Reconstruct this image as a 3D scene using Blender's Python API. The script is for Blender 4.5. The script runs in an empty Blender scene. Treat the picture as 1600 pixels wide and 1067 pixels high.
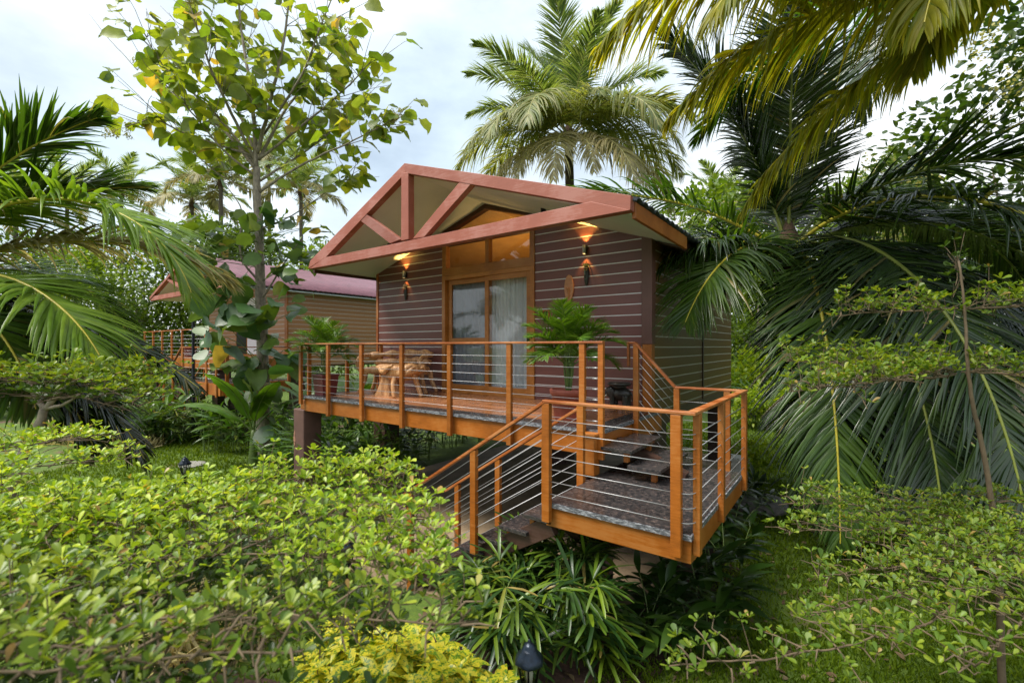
import bpy, math, random
import numpy as np
from mathutils import Vector, Matrix
R = math.radians
sc = bpy.context.scene
col = sc.collection
random.seed(7)
rng = np.random.default_rng(11)

# ---------------------------------------------------------------- camera frame
F = 713.6            # focal length in photo pixels (1600 wide)
HZ = 541.0           # horizon row
YAW = R(36.3)
CAMZ = 2.7
FW = np.array([-math.sin(YAW), math.cos(YAW), 0.0])
RT = np.array([math.cos(YAW), math.sin(YAW), 0.0])
def cw(d, lat, z):                       # metres ahead / right / height relative to eye -> world
    return FW * d + RT * lat + np.array([0, 0, CAMZ + z])
def px(x, y, d):                         # surveyed photo point at distance d -> world
    return cw(d, (x - 800) / F * d, (HZ - y) / F * d)
def gd(x, d):                            # ground point below photo column x at distance d
    p = cw(d, (x - 800) / F * d, 0); p[2] = 0.0
    return p
def wl(x, y, Y):                         # photo point on the plane Y = const
    u = (x - 800) / F
    dr = FW + RT * u
    t = Y / dr[1]
    return np.array([t * dr[0], Y, CAMZ + (HZ - y) / F * t])

# ---------------------------------------------------------------- objects
def tag(o, label=None, cat=None, group=None, kind=None):
    if label: o['label'] = label
    if cat: o['category'] = cat
    if group: o['group'] = group
    if kind: o['kind'] = kind
    return o
def empty(name, loc, label, cat, group=None, rz=0.0):
    o = bpy.data.objects.new(name, None); col.objects.link(o)
    o.empty_display_size = .1
    o.location = loc; o.rotation_euler = (0, 0, rz)
    return tag(o, label, cat, group)
def link(name, me, parent=None, keep=True):
    o = bpy.data.objects.new(name, me); col.objects.link(o)
    if parent is not None:
        o.parent = parent
        if keep:      # mesh coordinates are world coordinates
            M = world_of(parent)
            o.matrix_parent_inverse = M.inverted()
    return o
def world_of(o):
    M = Matrix.LocRotScale(o.location, o.rotation_euler, o.scale)
    if o.parent is not None:
        M = world_of(o.parent) @ o.matrix_parent_inverse @ M
    return M
def kids(o): return [c for c in col.objects if c.parent == o]
def copy_tree(o, parent=None, ch=None):
    c = o.copy(); col.objects.link(c)
    if parent is not None:
        inv = o.matrix_parent_inverse.copy(); c.parent = parent; c.matrix_parent_inverse = inv
    for k in list(o.children): copy_tree(k, c)
    return c

def np_mesh(name, V, faces, mats, midx=None, smooth=True):
    """V (N,3); faces: list of (M,k) int arrays."""
    me = bpy.data.meshes.new(name)
    V = np.asarray(V, dtype=np.float32)
    faces = [np.asarray(f, dtype=np.int32) for f in faces if len(f)]
    nl = sum(f.size for f in faces); nf = sum(len(f) for f in faces)
    me.vertices.add(len(V)); me.vertices.foreach_set('co', V.ravel())
    me.loops.add(nl); me.polygons.add(nf)
    me.loops.foreach_set('vertex_index', np.concatenate([f.ravel() for f in faces]))
    tot = np.concatenate([np.full(len(f), f.shape[1], np.int32) for f in faces])
    st = np.concatenate([[0], np.cumsum(tot)[:-1]]).astype(np.int32)
    me.polygons.foreach_set('loop_start', st)
    me.polygons.foreach_set('loop_total', tot)
    me.polygons.foreach_set('use_smooth', np.full(nf, bool(smooth)))
    if not isinstance(mats, (list, tuple)): mats = [mats]
    for m in mats: me.materials.append(m)
    if midx is not None: me.polygons.foreach_set('material_index', np.asarray(midx, np.int32))
    me.update(calc_edges=True); me.validate()
    return me

class MB:
    """collects boxes, bars, prisms, tubes, lathes; build() links ONE mesh object"""
    def __init__(s): s.v = []; s.f = []; s.m = []; s.sm = []
    def add(s, vs, fs, mi=0, smooth=False):
        b = len(s.v); s.v += [tuple(map(float, v)) for v in vs]
        for f in fs:
            s.f.append(tuple(b + i for i in f)); s.m.append(mi); s.sm.append(smooth)
    def box(s, x0, x1, y0, y1, z0, z1, mi=0):
        v = [(x, y, z) for x in (x0, x1) for y in (y0, y1) for z in (z0, z1)]
        s.add(v, [(0,1,3,2),(4,6,7,5),(0,4,5,1),(2,3,7,6),(0,2,6,4),(1,5,7,3)], mi); return s
    def bar(s, a, b, w, h, up=(0,0,1), mi=0):
        """rectangular bar from a to b, w sideways, h along up"""
        a = np.array(a, float); b = np.array(b, float)
        d = (b - a) / np.linalg.norm(b - a); up = np.array(up, float)
        sd = np.cross(d, up); sd /= np.linalg.norm(sd); u = np.cross(sd, d)
        vs = []
        for p in (a, b):
            for i, j in ((-1,-1),(1,-1),(1,1),(-1,1)): vs.append(p + sd * w/2 * i + u * h/2 * j)
        s.add(vs, [(3,2,1,0),(4,5,6,7),(0,1,5,4),(1,2,6,5),(2,3,7,6),(3,0,4,7)], mi); return s
    def prism(s, poly, axis, a, b, mi=0):
        """poly 2-D outline extruded along axis ('y': poly=(x,z), 'z': (x,y), 'x': (y,z)) from a to b"""
        n = len(poly)
        def P(p, t):
            return {'y': (p[0], t, p[1]), 'z': (p[0], p[1], t), 'x': (t, p[0], p[1])}[axis]
        vs = [P(p, a) for p in poly] + [P(p, b) for p in poly]
        fs = [tuple(range(n)), tuple(range(2*n-1, n-1, -1))] + [(i, i+n, (i+1) % n + n, (i+1) % n) for i in range(n)]
        s.add(vs, fs, mi); return s
    def tube(s, pts, rad, n=8, mi=0, cap=True):
        pts = np.array(pts, float); k = len(pts)
        rad = np.full(k, rad) if np.isscalar(rad) else np.array(rad, float)
        V, Fq = tube_np(pts, rad, n)
        b = len(s.v); s.v += [tuple(v) for v in V]
        for f in Fq: s.f.append(tuple(int(i) + b for i in f)); s.m.append(mi); s.sm.append(True)
        if cap:
            s.f.append(tuple(b + i for i in range(n - 1, -1, -1))); s.m.append(mi); s.sm.append(False)
            s.f.append(tuple(b + (k - 1) * n + i for i in range(n))); s.m.append(mi); s.sm.append(False)
        return s
    def lathe(s, prof, c, n=24, mi=0, smooth=True, ribs=0, ramp=0.0):
        """prof: list of (r,z) bottom to top"""
        vs = []; fs = []
        for r, z in prof:
            for i in range(n):
                a = 2 * math.pi * i / n
                rr = r * (1 + (ramp * math.cos(ribs * a) if ribs else 0))
                vs.append((c[0] + rr * math.cos(a), c[1] + rr * math.sin(a), c[2] + z))
        for j in range(len(prof) - 1):
            for i in range(n):
                fs.append((j*n+i, j*n+(i+1) % n, (j+1)*n+(i+1) % n, (j+1)*n+i))
        s.add(vs, fs, mi, smooth)
        return s
    def build(s, name, mats, parent=None, bevel=0, keep=True):
        me = bpy.data.meshes.new(name)
        me.from_pydata(s.v, [], s.f)
        if not isinstance(mats, (list, tuple)): mats = [mats]
        for m in mats: me.materials.append(m)
        me.polygons.foreach_set('material_index', s.m)
        me.polygons.foreach_set('use_smooth', s.sm)
        me.update()
        o = link(name, me, parent, keep)
        if bevel:
            b = o.modifiers.new('bevel', 'BEVEL'); b.width = bevel; b.segments = 2; b.limit_method = 'ANGLE'
            b.harden_normals = False
        return o

def tube_np(pts, rad, n):
    k = len(pts)
    T = np.gradient(pts, axis=0); T /= np.linalg.norm(T, axis=1, keepdims=True) + 1e-9
    ref = np.array([0, 0, 1.0]) if abs(T[:, 2]).mean() < .8 else np.array([1.0, 0, 0])
    A = np.cross(T, ref); A /= np.linalg.norm(A, axis=1, keepdims=True) + 1e-9
    B = np.cross(T, A)
    th = np.linspace(0, 2*np.pi, n, endpoint=False)
    V = (pts[:, None] + rad[:, None, None] * (A[:, None] * np.cos(th)[None, :, None] + B[:, None] * np.sin(th)[None, :, None])).reshape(-1, 3)
    i = np.arange(k - 1)[:, None] * n; j = np.arange(n)[None]
    Fq = np.stack([i + j, i + (j + 1) % n, i + n + (j + 1) % n, i + n + j], -1).reshape(-1, 4)
    return V, Fq
def smooth_path(pts, m=6):
    """Catmull-Rom through points"""
    P = np.array(pts, float); out = []
    P = np.vstack([2*P[0]-P[1], P, 2*P[-1]-P[-2]])
    for i in range(1, len(P) - 2):
        for t in np.linspace(0, 1, m, endpoint=False):
            p0, p1, p2, p3 = P[i-1], P[i], P[i+1], P[i+2]
            out.append(.5*((2*p1)+(p2-p0)*t+(2*p0-5*p1+4*p2-p3)*t*t+(3*p1-p0-3*p2+p3)*t**3))
    out.append(P[-2]); return np.array(out)

# ---------------------------------------------------------------- materials
def mat(name):
    m = bpy.data.materials.new(name); m.use_nodes = True
    nt = m.node_tree; b = nt.nodes['Principled BSDF']
    return m, nt, b
def N(nt, t, **kw):
    n = nt.nodes.new(t)
    for k, v in kw.items():
        if k.startswith('i_'): n.inputs[k[2:].replace('_', ' ')].default_value = v
        else: setattr(n, k, v)
    return n
def ramp(nt, fac, stops):
    r = nt.nodes.new('ShaderNodeValToRGB'); e = r.color_ramp.elements
    while len(e) < len(stops): e.new(.5)
    for el, (p, c) in zip(e, stops): el.position = p; el.color = (*c, 1)
    nt.links.new(fac, r.inputs[0]); return r.outputs[0]
def coords(nt, scale=(1,1,1), rot=(0,0,0)):
    tc = nt.nodes.new('ShaderNodeTexCoord'); mp = nt.nodes.new('ShaderNodeMapping')
    mp.inputs['Scale'].default_value = scale; mp.inputs['Rotation'].default_value = rot
    nt.links.new(tc.outputs['Object'], mp.inputs[0]); return mp.outputs[0]
def noise(nt, vec, scale, detail=4, rough=.6):
    n = N(nt, 'ShaderNodeTexNoise'); n.inputs['Scale'].default_value = scale
    n.inputs['Detail'].default_value = detail; n.inputs['Roughness'].default_value = rough
    nt.links.new(vec, n.inputs['Vector']); return n.outputs[0]
def bump(nt, b, h, strength=.3, dist=.01):
    n = N(nt, 'ShaderNodeBump'); n.inputs['Strength'].default_value = strength; n.inputs['Distance'].default_value = dist
    nt.links.new(h, n.inputs['Height']); nt.links.new(n.outputs[0], b.inputs['Normal'])
def simple(name, c, rough=.5, metal=0.0, var=.15, scale=8, bmp=.15, spec=.5, stretch=(1,1,1)):
    m, nt, b = mat(name)
    v = coords(nt, stretch); n = noise(nt, v, scale)
    lo = tuple(x * (1 - var) for x in c); hi = tuple(min(1, x * (1 + var)) for x in c)
    nt.links.new(ramp(nt, n, [(.3, lo), (.7, hi)]), b.inputs['Base Color'])
    b.inputs['Roughness'].default_value = rough; b.inputs['Metallic'].default_value = metal
    b.inputs['Specular IOR Level'].default_value = spec
    if bmp: bump(nt, b, noise(nt, v, scale * 5), bmp, .004)
    return m
def wood_paint(name, c, c2, rough=.4, wear=.5, streak=(1.2, 1.2, 1.2), low=.62):
    """painted timber / steel: large blotches, brush streaks, scuffs"""
    m, nt, b = mat(name)
    v = coords(nt, streak)
    n1 = noise(nt, v, 1.7, 5, .65)
    n2 = noise(nt, coords(nt, (2, 2, 30)), 3.0, 4, .7)
    mx = N(nt, 'ShaderNodeMath', operation='MULTIPLY_ADD'); nt.links.new(n2, mx.inputs[0]); mx.inputs[1].default_value = .7
    nt.links.new(n1, mx.inputs[2])
    lo = tuple(x * low for x in c)
    hv = N(nt, 'ShaderNodeHueSaturation')
    nt.links.new(ramp(nt, mx.outputs[0], [(.62, lo), (.84, c), (min(1, .86 + .16 * wear), c2)]), hv.inputs['Color'])
    oi = N(nt, 'ShaderNodeObjectInfo'); vr = N(nt, 'ShaderNodeMapRange'); vr.inputs[3].default_value = .80; vr.inputs[4].default_value = 1.12
    nt.links.new(oi.outputs['Random'], vr.inputs[0]); nt.links.new(vr.outputs[0], hv.inputs['Value']); nt.links.new(hv.outputs[0], b.inputs['Base Color'])
    rr = N(nt, 'ShaderNodeMapRange'); rr.inputs[3].default_value = rough - .1; rr.inputs[4].default_value = rough + .2
    nt.links.new(n2, rr.inputs[0]); nt.links.new(rr.outputs[0], b.inputs['Roughness'])
    bump(nt, b, n2, .25, .003)
    return m
def leafmat(name, stops, rough=.42, trans=.35, tcol=None, vein=0.0, spec=.45, vc=None):
    """stops: colours picked per leaf (each leaf is its own island)"""
    m, nt, b = mat(name)
    g = N(nt, 'ShaderNodeNewGeometry')
    kf = {'almond_leaf': .95, 'almond_leaf_deep': .72, 'grass_blade': .55, 'palm_leaflet_dark': .66, 'palm_leaflet_bright': 1.0, 'croton_leaf': 1.0, 'palm_leaflet_yellow': 1.0, 'palm_leaflet_far_haze': .95, 'palm_leaflet_dry': .9, 'teak_leaf': .9, 'pale_flower': 1.0, 'straw_blade': .9, 'bright_shrub_leaf': .85}.get(name, .66)
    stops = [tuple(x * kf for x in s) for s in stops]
    k = len(stops)
    dead = {'almond_leaf': (.30, .20, .05), 'almond_leaf_near': (.26, .16, .05), 'almond_leaf_deep': (.26, .18, .05), 'teak_leaf': (.32, .24, .06), 'teak_lower_leaf': (.30, .22, .06), 'palm_leaflet_dark': (.24, .19, .07), 'palm_leaflet': (.28, .23, .08), 'ginger_leaf': (.28, .25, .04), 'lady_palm_leaf': (.26, .2, .06)}.get(name)
    top = .97 if dead else 1.0
    c = ramp(nt, g.outputs['Random Per Island'], [(top * i / max(1, k - 1), s) for i, s in enumerate(stops)] + ([(.98, dead)] if dead else []))
    tc = nt.nodes.new('ShaderNodeTexCoord')
    nz = noise(nt, tc.outputs['Object'], 6.0, 3, .6)
    hs = N(nt, 'ShaderNodeHueSaturation')
    mr = N(nt, 'ShaderNodeMapRange'); mr.inputs[1].default_value = .25; mr.inputs[2].default_value = .75
    mr.inputs[3].default_value = .75; mr.inputs[4].default_value = 1.25
    nt.links.new(nz, mr.inputs[0]); nt.links.new(mr.outputs[0], hs.inputs['Value']); nt.links.new(c, hs.inputs['Color'])
    colr = hs.outputs[0]
    if vein:
        n2 = noise(nt, tc.outputs['Object'], vein, 3, .7)
        mv = N(nt, 'ShaderNodeMix', data_type='RGBA')
        st = N(nt, 'ShaderNodeMapRange'); st.inputs[1].default_value = .5; st.inputs[2].default_value = .56
        nt.links.new(n2, st.inputs[0]); nt.links.new(st.outputs[0], mv.inputs['Factor'])
        nt.links.new(colr, mv.inputs['A']); mv.inputs['B'].default_value = (*vc, 1)
        colr = mv.outputs['Result']
    nt.links.new(colr, b.inputs['Base Color'])
    b.inputs['Roughness'].default_value = rough; b.inputs['Specular IOR Level'].default_value = spec
    tr = N(nt, 'ShaderNodeBsdfTranslucent')
    mt = N(nt, 'ShaderNodeMix', data_type='RGBA', blend_type='MULTIPLY'); mt.inputs['Factor'].default_value = 1
    nt.links.new(colr, mt.inputs['A']); mt.inputs['B'].default_value = (*(tcol or (1.9, 1.75, .6)), 1)
    nt.links.new(mt.outputs['Result'], tr.inputs['Color'])
    ms = N(nt, 'ShaderNodeMixShader'); ms.inputs[0].default_value = trans
    nt.links.new(b.outputs[0], ms.inputs[1]); nt.links.new(tr.outputs[0], ms.inputs[2])
    nt.links.new(ms.outputs[0], nt.nodes['Material Output'].inputs['Surface'])
    return m
M = {}
M['orange'] = wood_paint('orange_paint', (.31, .088, .007), (.36, .13, .025), .38, .8)
M['rail'] = wood_paint('handrail_paint', (.30, .078, .014), (.42, .17, .06), .32, .8)
M['truss'] = wood_paint('truss_paint', (.27, .075, .045), (.33, .13, .10), .5, .9, low=.88)
M['darkbrown'] = wood_paint('dark_brown_paint', (.05, .022, .014), (.07, .035, .025), .45, .8)
M['brown'] = simple('brown_column_paint', (.115, .05, .038), .5, var=.12, scale=4)
M['concrete'] = simple('concrete_pillar_paint', (.11, .055, .042), .7, var=.2, scale=5, bmp=.3)
M['steel'] = simple('stainless_steel', (.36, .36, .37), .5, .7, var=.05, bmp=0)
M['black'] = simple('black_metal', (.012, .013, .016), .35, .6, var=.3)
M['frame'] = wood_paint('door_timber', (.33, .12, .018), (.38, .16, .04), .35, .8)
M['frame_dark'] = simple('dark_transom_timber', (.06, .018, .009), .4, var=.2)
M['soffit'] = simple('soffit_board', (.58, .65, .67), .7, var=.05, scale=2, bmp=.05)
M['roombase'] = simple('interior_wood', (.44, .27, .11), .5, var=.15, scale=3, stretch=(1, 1, 6))
M['terracotta'] = simple('terracotta', (.30, .075, .05), .55, var=.2, scale=6, bmp=.2)
M['maroonpot'] = simple('maroon_plastic', (.115, .022, .026), .4, var=.12)
M['soil'] = simple('potting_soil', (.03, .02, .013), .95, var=.5, scale=30, bmp=.6)
M['drift'] = None
M['ebony'] = simple('carved_dark_wood', (.018, .016, .014), .3, var=.6, scale=22, bmp=.5)
M['plaque'] = simple('carved_teak', (.42, .19, .085), .5, var=.2, scale=10, stretch=(1, 1, 4))
M['white'] = simple('white_paint', (.62, .6, .56), .5)
M['stone'] = simple('grey_stone', (.13, .12, .11), .75, var=.4, scale=14, bmp=.6)
M['palestone'] = simple('pale_stone', (.22, .21, .19), .75, var=.25, scale=14, bmp=.5)
M['bark'] = simple('grey_bark', (.24, .20, .155), .85, var=.45, scale=16, bmp=.7, stretch=(1, 1, .5))
M['twig'] = simple('brown_twig', (.12, .085, .05), .8, var=.3, scale=20)
M['palmtrunk'] = simple('palm_trunk', (.10, .08, .06), .9, var=.5, scale=6, bmp=.9, stretch=(1, 1, 6))
M['husk'] = simple('dry_palm_fibre', (.085, .05, .03), .9, var=.5, scale=12, bmp=.8)
M['rachis'] = simple('palm_midrib', (.42, .36, .035), .4, var=.2, scale=5, bmp=0)
M['rachis_dark'] = simple('palm_midrib_green', (.16, .19, .03), .45, var=.25, scale=5, bmp=0)
M['rachis_pale'] = simple('palm_midrib_pale', (.32, .30, .10), .45, var=.2, scale=5, bmp=0)
M['stemgreen'] = simple('green_stem', (.10, .15, .03), .45, var=.25, scale=9, bmp=0)
M['red'] = simple('red_flower', (.30, .015, .012), .5, var=.3)
M['bulb'] = simple('clouded_glass', (.42, .40, .33), .25, var=.1)

def glassmat(name, refl=.14, tint=(1, 1, 1)):
    m, nt, b = mat(name)
    t = N(nt, 'ShaderNodeBsdfTransparent'); t.inputs[0].default_value = (*tint, 1)
    g = N(nt, 'ShaderNodeBsdfGlossy'); g.inputs['Roughness'].default_value = .02
    lw = N(nt, 'ShaderNodeLayerWeight'); lw.inputs[0].default_value = .5
    pw = N(nt, 'ShaderNodeMath', operation='POWER'); pw.inputs[1].default_value = 4; nt.links.new(lw.outputs['Facing'], pw.inputs[0])
    ad = N(nt, 'ShaderNodeMath', operation='MULTIPLY_ADD'); ad.inputs[1].default_value = .8; ad.inputs[2].default_value = refl; ad.use_clamp = True
    nt.links.new(pw.outputs[0], ad.inputs[0])
    ms = N(nt, 'ShaderNodeMixShader'); nt.links.new(ad.outputs[0], ms.inputs[0])
    nt.links.new(t.outputs[0], ms.inputs[1]); nt.links.new(g.outputs[0], ms.inputs[2])
    nt.links.new(ms.outputs[0], nt.nodes['Material Output'].inputs['Surface'])
    return m
M['glass'] = glassmat('window_glass', .045, (.93, .95, .95))
M['screen'] = glassmat('dim_glass', .06, (.74, .76, .78))

# siding: horizontal planks with bright metal inlay strips
def siding(name, base, zphase, axis_noise, var=.14):
    m, nt, b = mat(name)
    tc = nt.nodes.new('ShaderNodeTexCoord'); sx = N(nt, 'ShaderNodeSeparateXYZ'); nt.links.new(tc.outputs['Object'], sx.inputs[0])
    a = N(nt, 'ShaderNodeMath', operation='SUBTRACT'); nt.links.new(sx.outputs[2], a.inputs[0]); a.inputs[1].default_value = zphase
    d = N(nt, 'ShaderNodeMath', operation='DIVIDE'); nt.links.new(a.outputs[0], d.inputs[0]); d.inputs[1].default_value = .1585
    fr = N(nt, 'ShaderNodeMath', operation='FRACT'); nt.links.new(d.outputs[0], fr.inputs[0])
    pp = N(nt, 'ShaderNodeMath', operation='PINGPONG'); nt.links.new(d.outputs[0], pp.inputs[0]); pp.inputs[1].default_value = .5
    st = N(nt, 'ShaderNodeMath', operation='LESS_THAN'); nt.links.new(pp.outputs[0], st.inputs[0]); st.inputs[1].default_value = .052
    fl = N(nt, 'ShaderNodeMath', operation='FLOOR'); nt.links.new(d.outputs[0], fl.inputs[0])
    wn = N(nt, 'ShaderNodeTexWhiteNoise', noise_dimensions='1D'); nt.links.new(fl.outputs[0], wn.inputs['W'])
    v = coords(nt, (.6, .6, 9)); n1 = noise(nt, v, 4, 5, .65)
    s2 = N(nt, 'ShaderNodeMath', operation='MULTIPLY_ADD'); nt.links.new(wn.outputs[0], s2.inputs[0]); s2.inputs[1].default_value = .35; nt.links.new(n1, s2.inputs[2])
    lo = tuple(x * (1 - var) for x in base); hi = tuple(x * (1 + var) for x in base)
    c = ramp(nt, s2.outputs[0], [(.4, lo), (.9, hi)])
    mx = N(nt, 'ShaderNodeMix', data_type='RGBA'); nt.links.new(st.outputs[0], mx.inputs['Factor']); nt.links.new(c, mx.inputs['A'])
    mx.inputs['B'].default_value = (.50, .48, .48, 1); nt.links.new(mx.outputs['Result'], b.inputs['Base Color'])
    mm = N(nt, 'ShaderNodeMath', operation='MULTIPLY'); nt.links.new(st.outputs[0], mm.inputs[0]); mm.inputs[1].default_value = .35
    nt.links.new(mm.outputs[0], b.inputs['Metallic'])
    b.inputs['Roughness'].default_value = .42
    mr = N(nt, 'ShaderNodeMapRange'); mr.inputs[1].default_value = .06; mr.inputs[2].default_value = .12
    nt.links.new(pp.outputs[0], mr.inputs[0])
    ad = N(nt, 'ShaderNodeMath', operation='MULTIPLY_ADD'); nt.links.new(n1, ad.inputs[0]); ad.inputs[1].default_value = .12; nt.links.new(mr.outputs[0], ad.inputs[2])
    bump(nt, b, ad.outputs[0], .5, .006)
    return m
M['siding'] = siding('brown_plank_siding', (.142, .050, .043), CAMZ + 1.732, 0)
M['siding_side'] = siding('shaded_ochre_plank_siding', (.125, .058, .014), CAMZ + 1.732, 1)  # base darkened for the side turned from the sun: shade in the colour
M['siding_far'] = siding('weathered_plank_siding', (.34, .16, .065), CAMZ + 1.9, 1)

def granite():
    m, nt, b = mat('dark_granite'); v = coords(nt)
    n1 = noise(nt, v, 26, 6, .75); n2 = noise(nt, v, 90, 3, .7)
    s = N(nt, 'ShaderNodeMath', operation='MULTIPLY_ADD'); nt.links.new(n2, s.inputs[0]); s.inputs[1].default_value = .5; nt.links.new(n1, s.inputs[2])
    c = ramp(nt, s.outputs[0], [(.66, (.016, .016, .018)), (.80, (.045, .040, .040)), (.92, (.12, .085, .075)), (1.0, (.32, .24, .21))])
    nt.links.new(c, b.inputs['Base Color']); 
    n3 = noise(nt, v, 5, 4, .6)
    mr = N(nt, 'ShaderNodeMapRange'); mr.inputs[1].default_value = .35; mr.inputs[2].default_value = .65; mr.inputs[3].default_value = .12; mr.inputs[4].default_value = .38
    nt.links.new(n3, mr.inputs[0]); nt.links.new(mr.outputs[0], b.inputs['Roughness'])
    return m
M['granite'] = granite()
def granite_edge():
    m, nt, b = mat('rough_granite_edge'); v = coords(nt, (1, 1, 3))
    n = noise(nt, v, 22, 6, .75)
    nt.links.new(ramp(nt, n, [(.35, (.02, .022, .026)), (.5, (.10, .105, .12)), (.62, (.34, .35, .38))]), b.inputs['Base Color'])
    b.inputs['Roughness'].default_value = .55; bump(nt, b, n, .7, .01); return m
M['granite_edge'] = granite_edge()

def deck_tile():
    m, nt, b = mat('wood_plank_tile'); v = coords(nt, (1, 1, 1))
    br = N(nt, 'ShaderNodeTexBrick'); nt.links.new(v, br.inputs['Vector'])
    br.inputs['Scale'].default_value = 1; br.inputs['Brick Width'].default_value = .9; br.inputs['Row Height'].default_value = .15
    br.inputs['Mortar Size'].default_value = .003; br.inputs['Mortar Smooth'].default_value = .1; br.inputs['Bias'].default_value = 0
    br.inputs['Color1'].default_value = (.46, .21, .10, 1); br.inputs['Color2'].default_value = (.27, .115, .055, 1)
    br.inputs['Mortar'].default_value = (.06, .03, .02, 1); br.offset = .37
    g = noise(nt, coords(nt, (1.5, 22, 1)), 5, 5, .65)
    mx = N(nt, 'ShaderNodeMix', data_type='RGBA', blend_type='MULTIPLY'); mx.inputs['Factor'].default_value = 1
    nt.links.new(br.outputs['Color'], mx.inputs['A']); nt.links.new(ramp(nt, g, [(.3, (.6, .55, .5)), (.7, (1.15, 1.1, 1.05))]), mx.inputs['B'])
    nt.links.new(mx.outputs['Result'], b.inputs['Base Color'])
    n3 = noise(nt, v, 2.5, 4, .6)
    mr = N(nt, 'ShaderNodeMapRange'); mr.inputs[1].default_value = .35; mr.inputs[2].default_value = .65; mr.inputs[3].default_value = .14; mr.inputs[4].default_value = .4
    nt.links.new(n3, mr.inputs[0]); nt.links.new(mr.outputs[0], b.inputs['Roughness'])
    return m
M['tile'] = deck_tile()

def driftwood():
    m, nt, b = mat('root_wood'); v = coords(nt, (9, 9, 2.2))
    n = noise(nt, v, 3, 6, .7); n2 = noise(nt, coords(nt), 7, 4, .6)
    s = N(nt, 'ShaderNodeMath', operation='MULTIPLY_ADD'); nt.links.new(n2, s.inputs[0]); s.inputs[1].default_value = .5; nt.links.new(n, s.inputs[2])
    nt.links.new(ramp(nt, s.outputs[0], [(.5, (.16, .06, .017)), (.7, (.42, .20, .075)), (.9, (.60, .36, .18))]), b.inputs['Base Color'])
    b.inputs['Roughness'].default_value = .38; bump(nt, b, n, .6, .02); return m
M['drift'] = driftwood()

def roofmat(name, c):
    m, nt, b = mat(name); v = coords(nt)
    n = noise(nt, v, 3, 5, .65)
    nt.links.new(ramp(nt, n, [(.3, tuple(x*.7 for x in c)), (.7, tuple(x*1.25 for x in c))]), b.inputs['Base Color'])
    b.inputs['Roughness'].default_value = .38; return m
M['roof'] = roofmat('dark_slate_sheet', (.035, .04, .055))
M['roof_far'] = roofmat('maroon_sheet', (.15, .055, .075))

# foliage
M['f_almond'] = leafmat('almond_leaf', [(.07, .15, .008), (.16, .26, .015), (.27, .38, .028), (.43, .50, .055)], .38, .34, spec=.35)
M['f_almond_r'] = leafmat('almond_leaf_deep', [(.065, .135, .012), (.12, .21, .02), (.17, .25, .02), (.27, .34, .03)], .42, .32, spec=.28)  # deeper green leaf of the right and middle-left trees
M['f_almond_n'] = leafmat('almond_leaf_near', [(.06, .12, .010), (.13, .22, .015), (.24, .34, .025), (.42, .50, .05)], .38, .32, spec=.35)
M['f_almond_d'] = leafmat('almond_leaf_shadow_tone', [(.03, .075, .008), (.055, .11, .012), (.09, .16, .018)], .4, .3)  # darkened leaf copy for under tiers, their shade put into the colour
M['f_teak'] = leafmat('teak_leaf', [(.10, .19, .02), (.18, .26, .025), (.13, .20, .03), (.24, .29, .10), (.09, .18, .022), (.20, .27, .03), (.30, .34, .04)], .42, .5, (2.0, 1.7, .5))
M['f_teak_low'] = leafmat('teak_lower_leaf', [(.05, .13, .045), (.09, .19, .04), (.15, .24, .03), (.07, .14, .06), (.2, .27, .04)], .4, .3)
M['f_palm'] = leafmat('palm_leaflet', [(.04, .095, .012), (.07, .15, .016), (.11, .20, .02), (.055, .11, .02)], .33, .3, (1.7, 1.8, .5), spec=.6)
M['f_palm_b'] = leafmat('palm_leaflet_bright', [(.09, .17, .015), (.14, .24, .022), (.20, .30, .03), (.12, .20, .03)], .34, .35, (1.7, 1.7, .5), spec=.5)
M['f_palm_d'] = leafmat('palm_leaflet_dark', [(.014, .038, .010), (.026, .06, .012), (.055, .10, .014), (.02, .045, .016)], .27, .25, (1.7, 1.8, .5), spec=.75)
M['f_palm_y'] = leafmat('palm_leaflet_yellow', [(.19, .23, .022), (.31, .29, .025), (.15, .20, .02), (.35, .31, .05)], .45, .62, (1.7, 1.5, .35), spec=.3)
M['f_palm_dry'] = leafmat('palm_leaflet_dry', [(.34, .29, .15), (.42, .37, .17), (.28, .26, .16), (.42, .40, .15)], .6, .4, (1.3, 1.2, .7))
M['f_palm_mid'] = leafmat('palm_leaflet_pale', [(.26, .33, .10), (.36, .39, .12), (.20, .28, .10), (.42, .41, .17), (.16, .25, .08)], .5, .45)
M['f_palm_far'] = leafmat('palm_leaflet_far_haze', [(.09, .15, .06), (.13, .20, .065), (.19, .25, .08), (.15, .18, .10)], .45, .4)  # paled: haze against the bright sky is put into the leaf colour
M['f_areca'] = leafmat('areca_leaflet', [(.06, .15, .012), (.10, .22, .018), (.15, .27, .02)], .36, .35)
M['f_ginger'] = leafmat('ginger_leaf', [(.035, .10, .010), (.07, .16, .014), (.12, .22, .016)], .32, .28)
M['f_ginger_d'] = leafmat('ginger_leaf_dark', [(.018, .05, .010), (.035, .085, .012), (.06, .12, .014)], .3, .25)
M['f_lady'] = leafmat('lady_palm_leaf', [(.02, .06, .016), (.035, .09, .016), (.08, .16, .018), (.20, .30, .02)], .34, .28)
M['f_croton'] = leafmat('croton_leaf', [(.48, .45, .025), (.55, .48, .03), (.36, .38, .02), (.58, .5, .05)], .4, .38, vein=36, vc=(.10, .20, .015))
M['f_banana'] = leafmat('banana_leaf', [(.08, .19, .02), (.12, .25, .022), (.06, .15, .02)], .35, .42)
M['f_tree'] = leafmat('tree_leaf', [(.03, .07, .012), (.05, .11, .014), (.09, .16, .018), (.06, .10, .014)], .42, .3)
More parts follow.
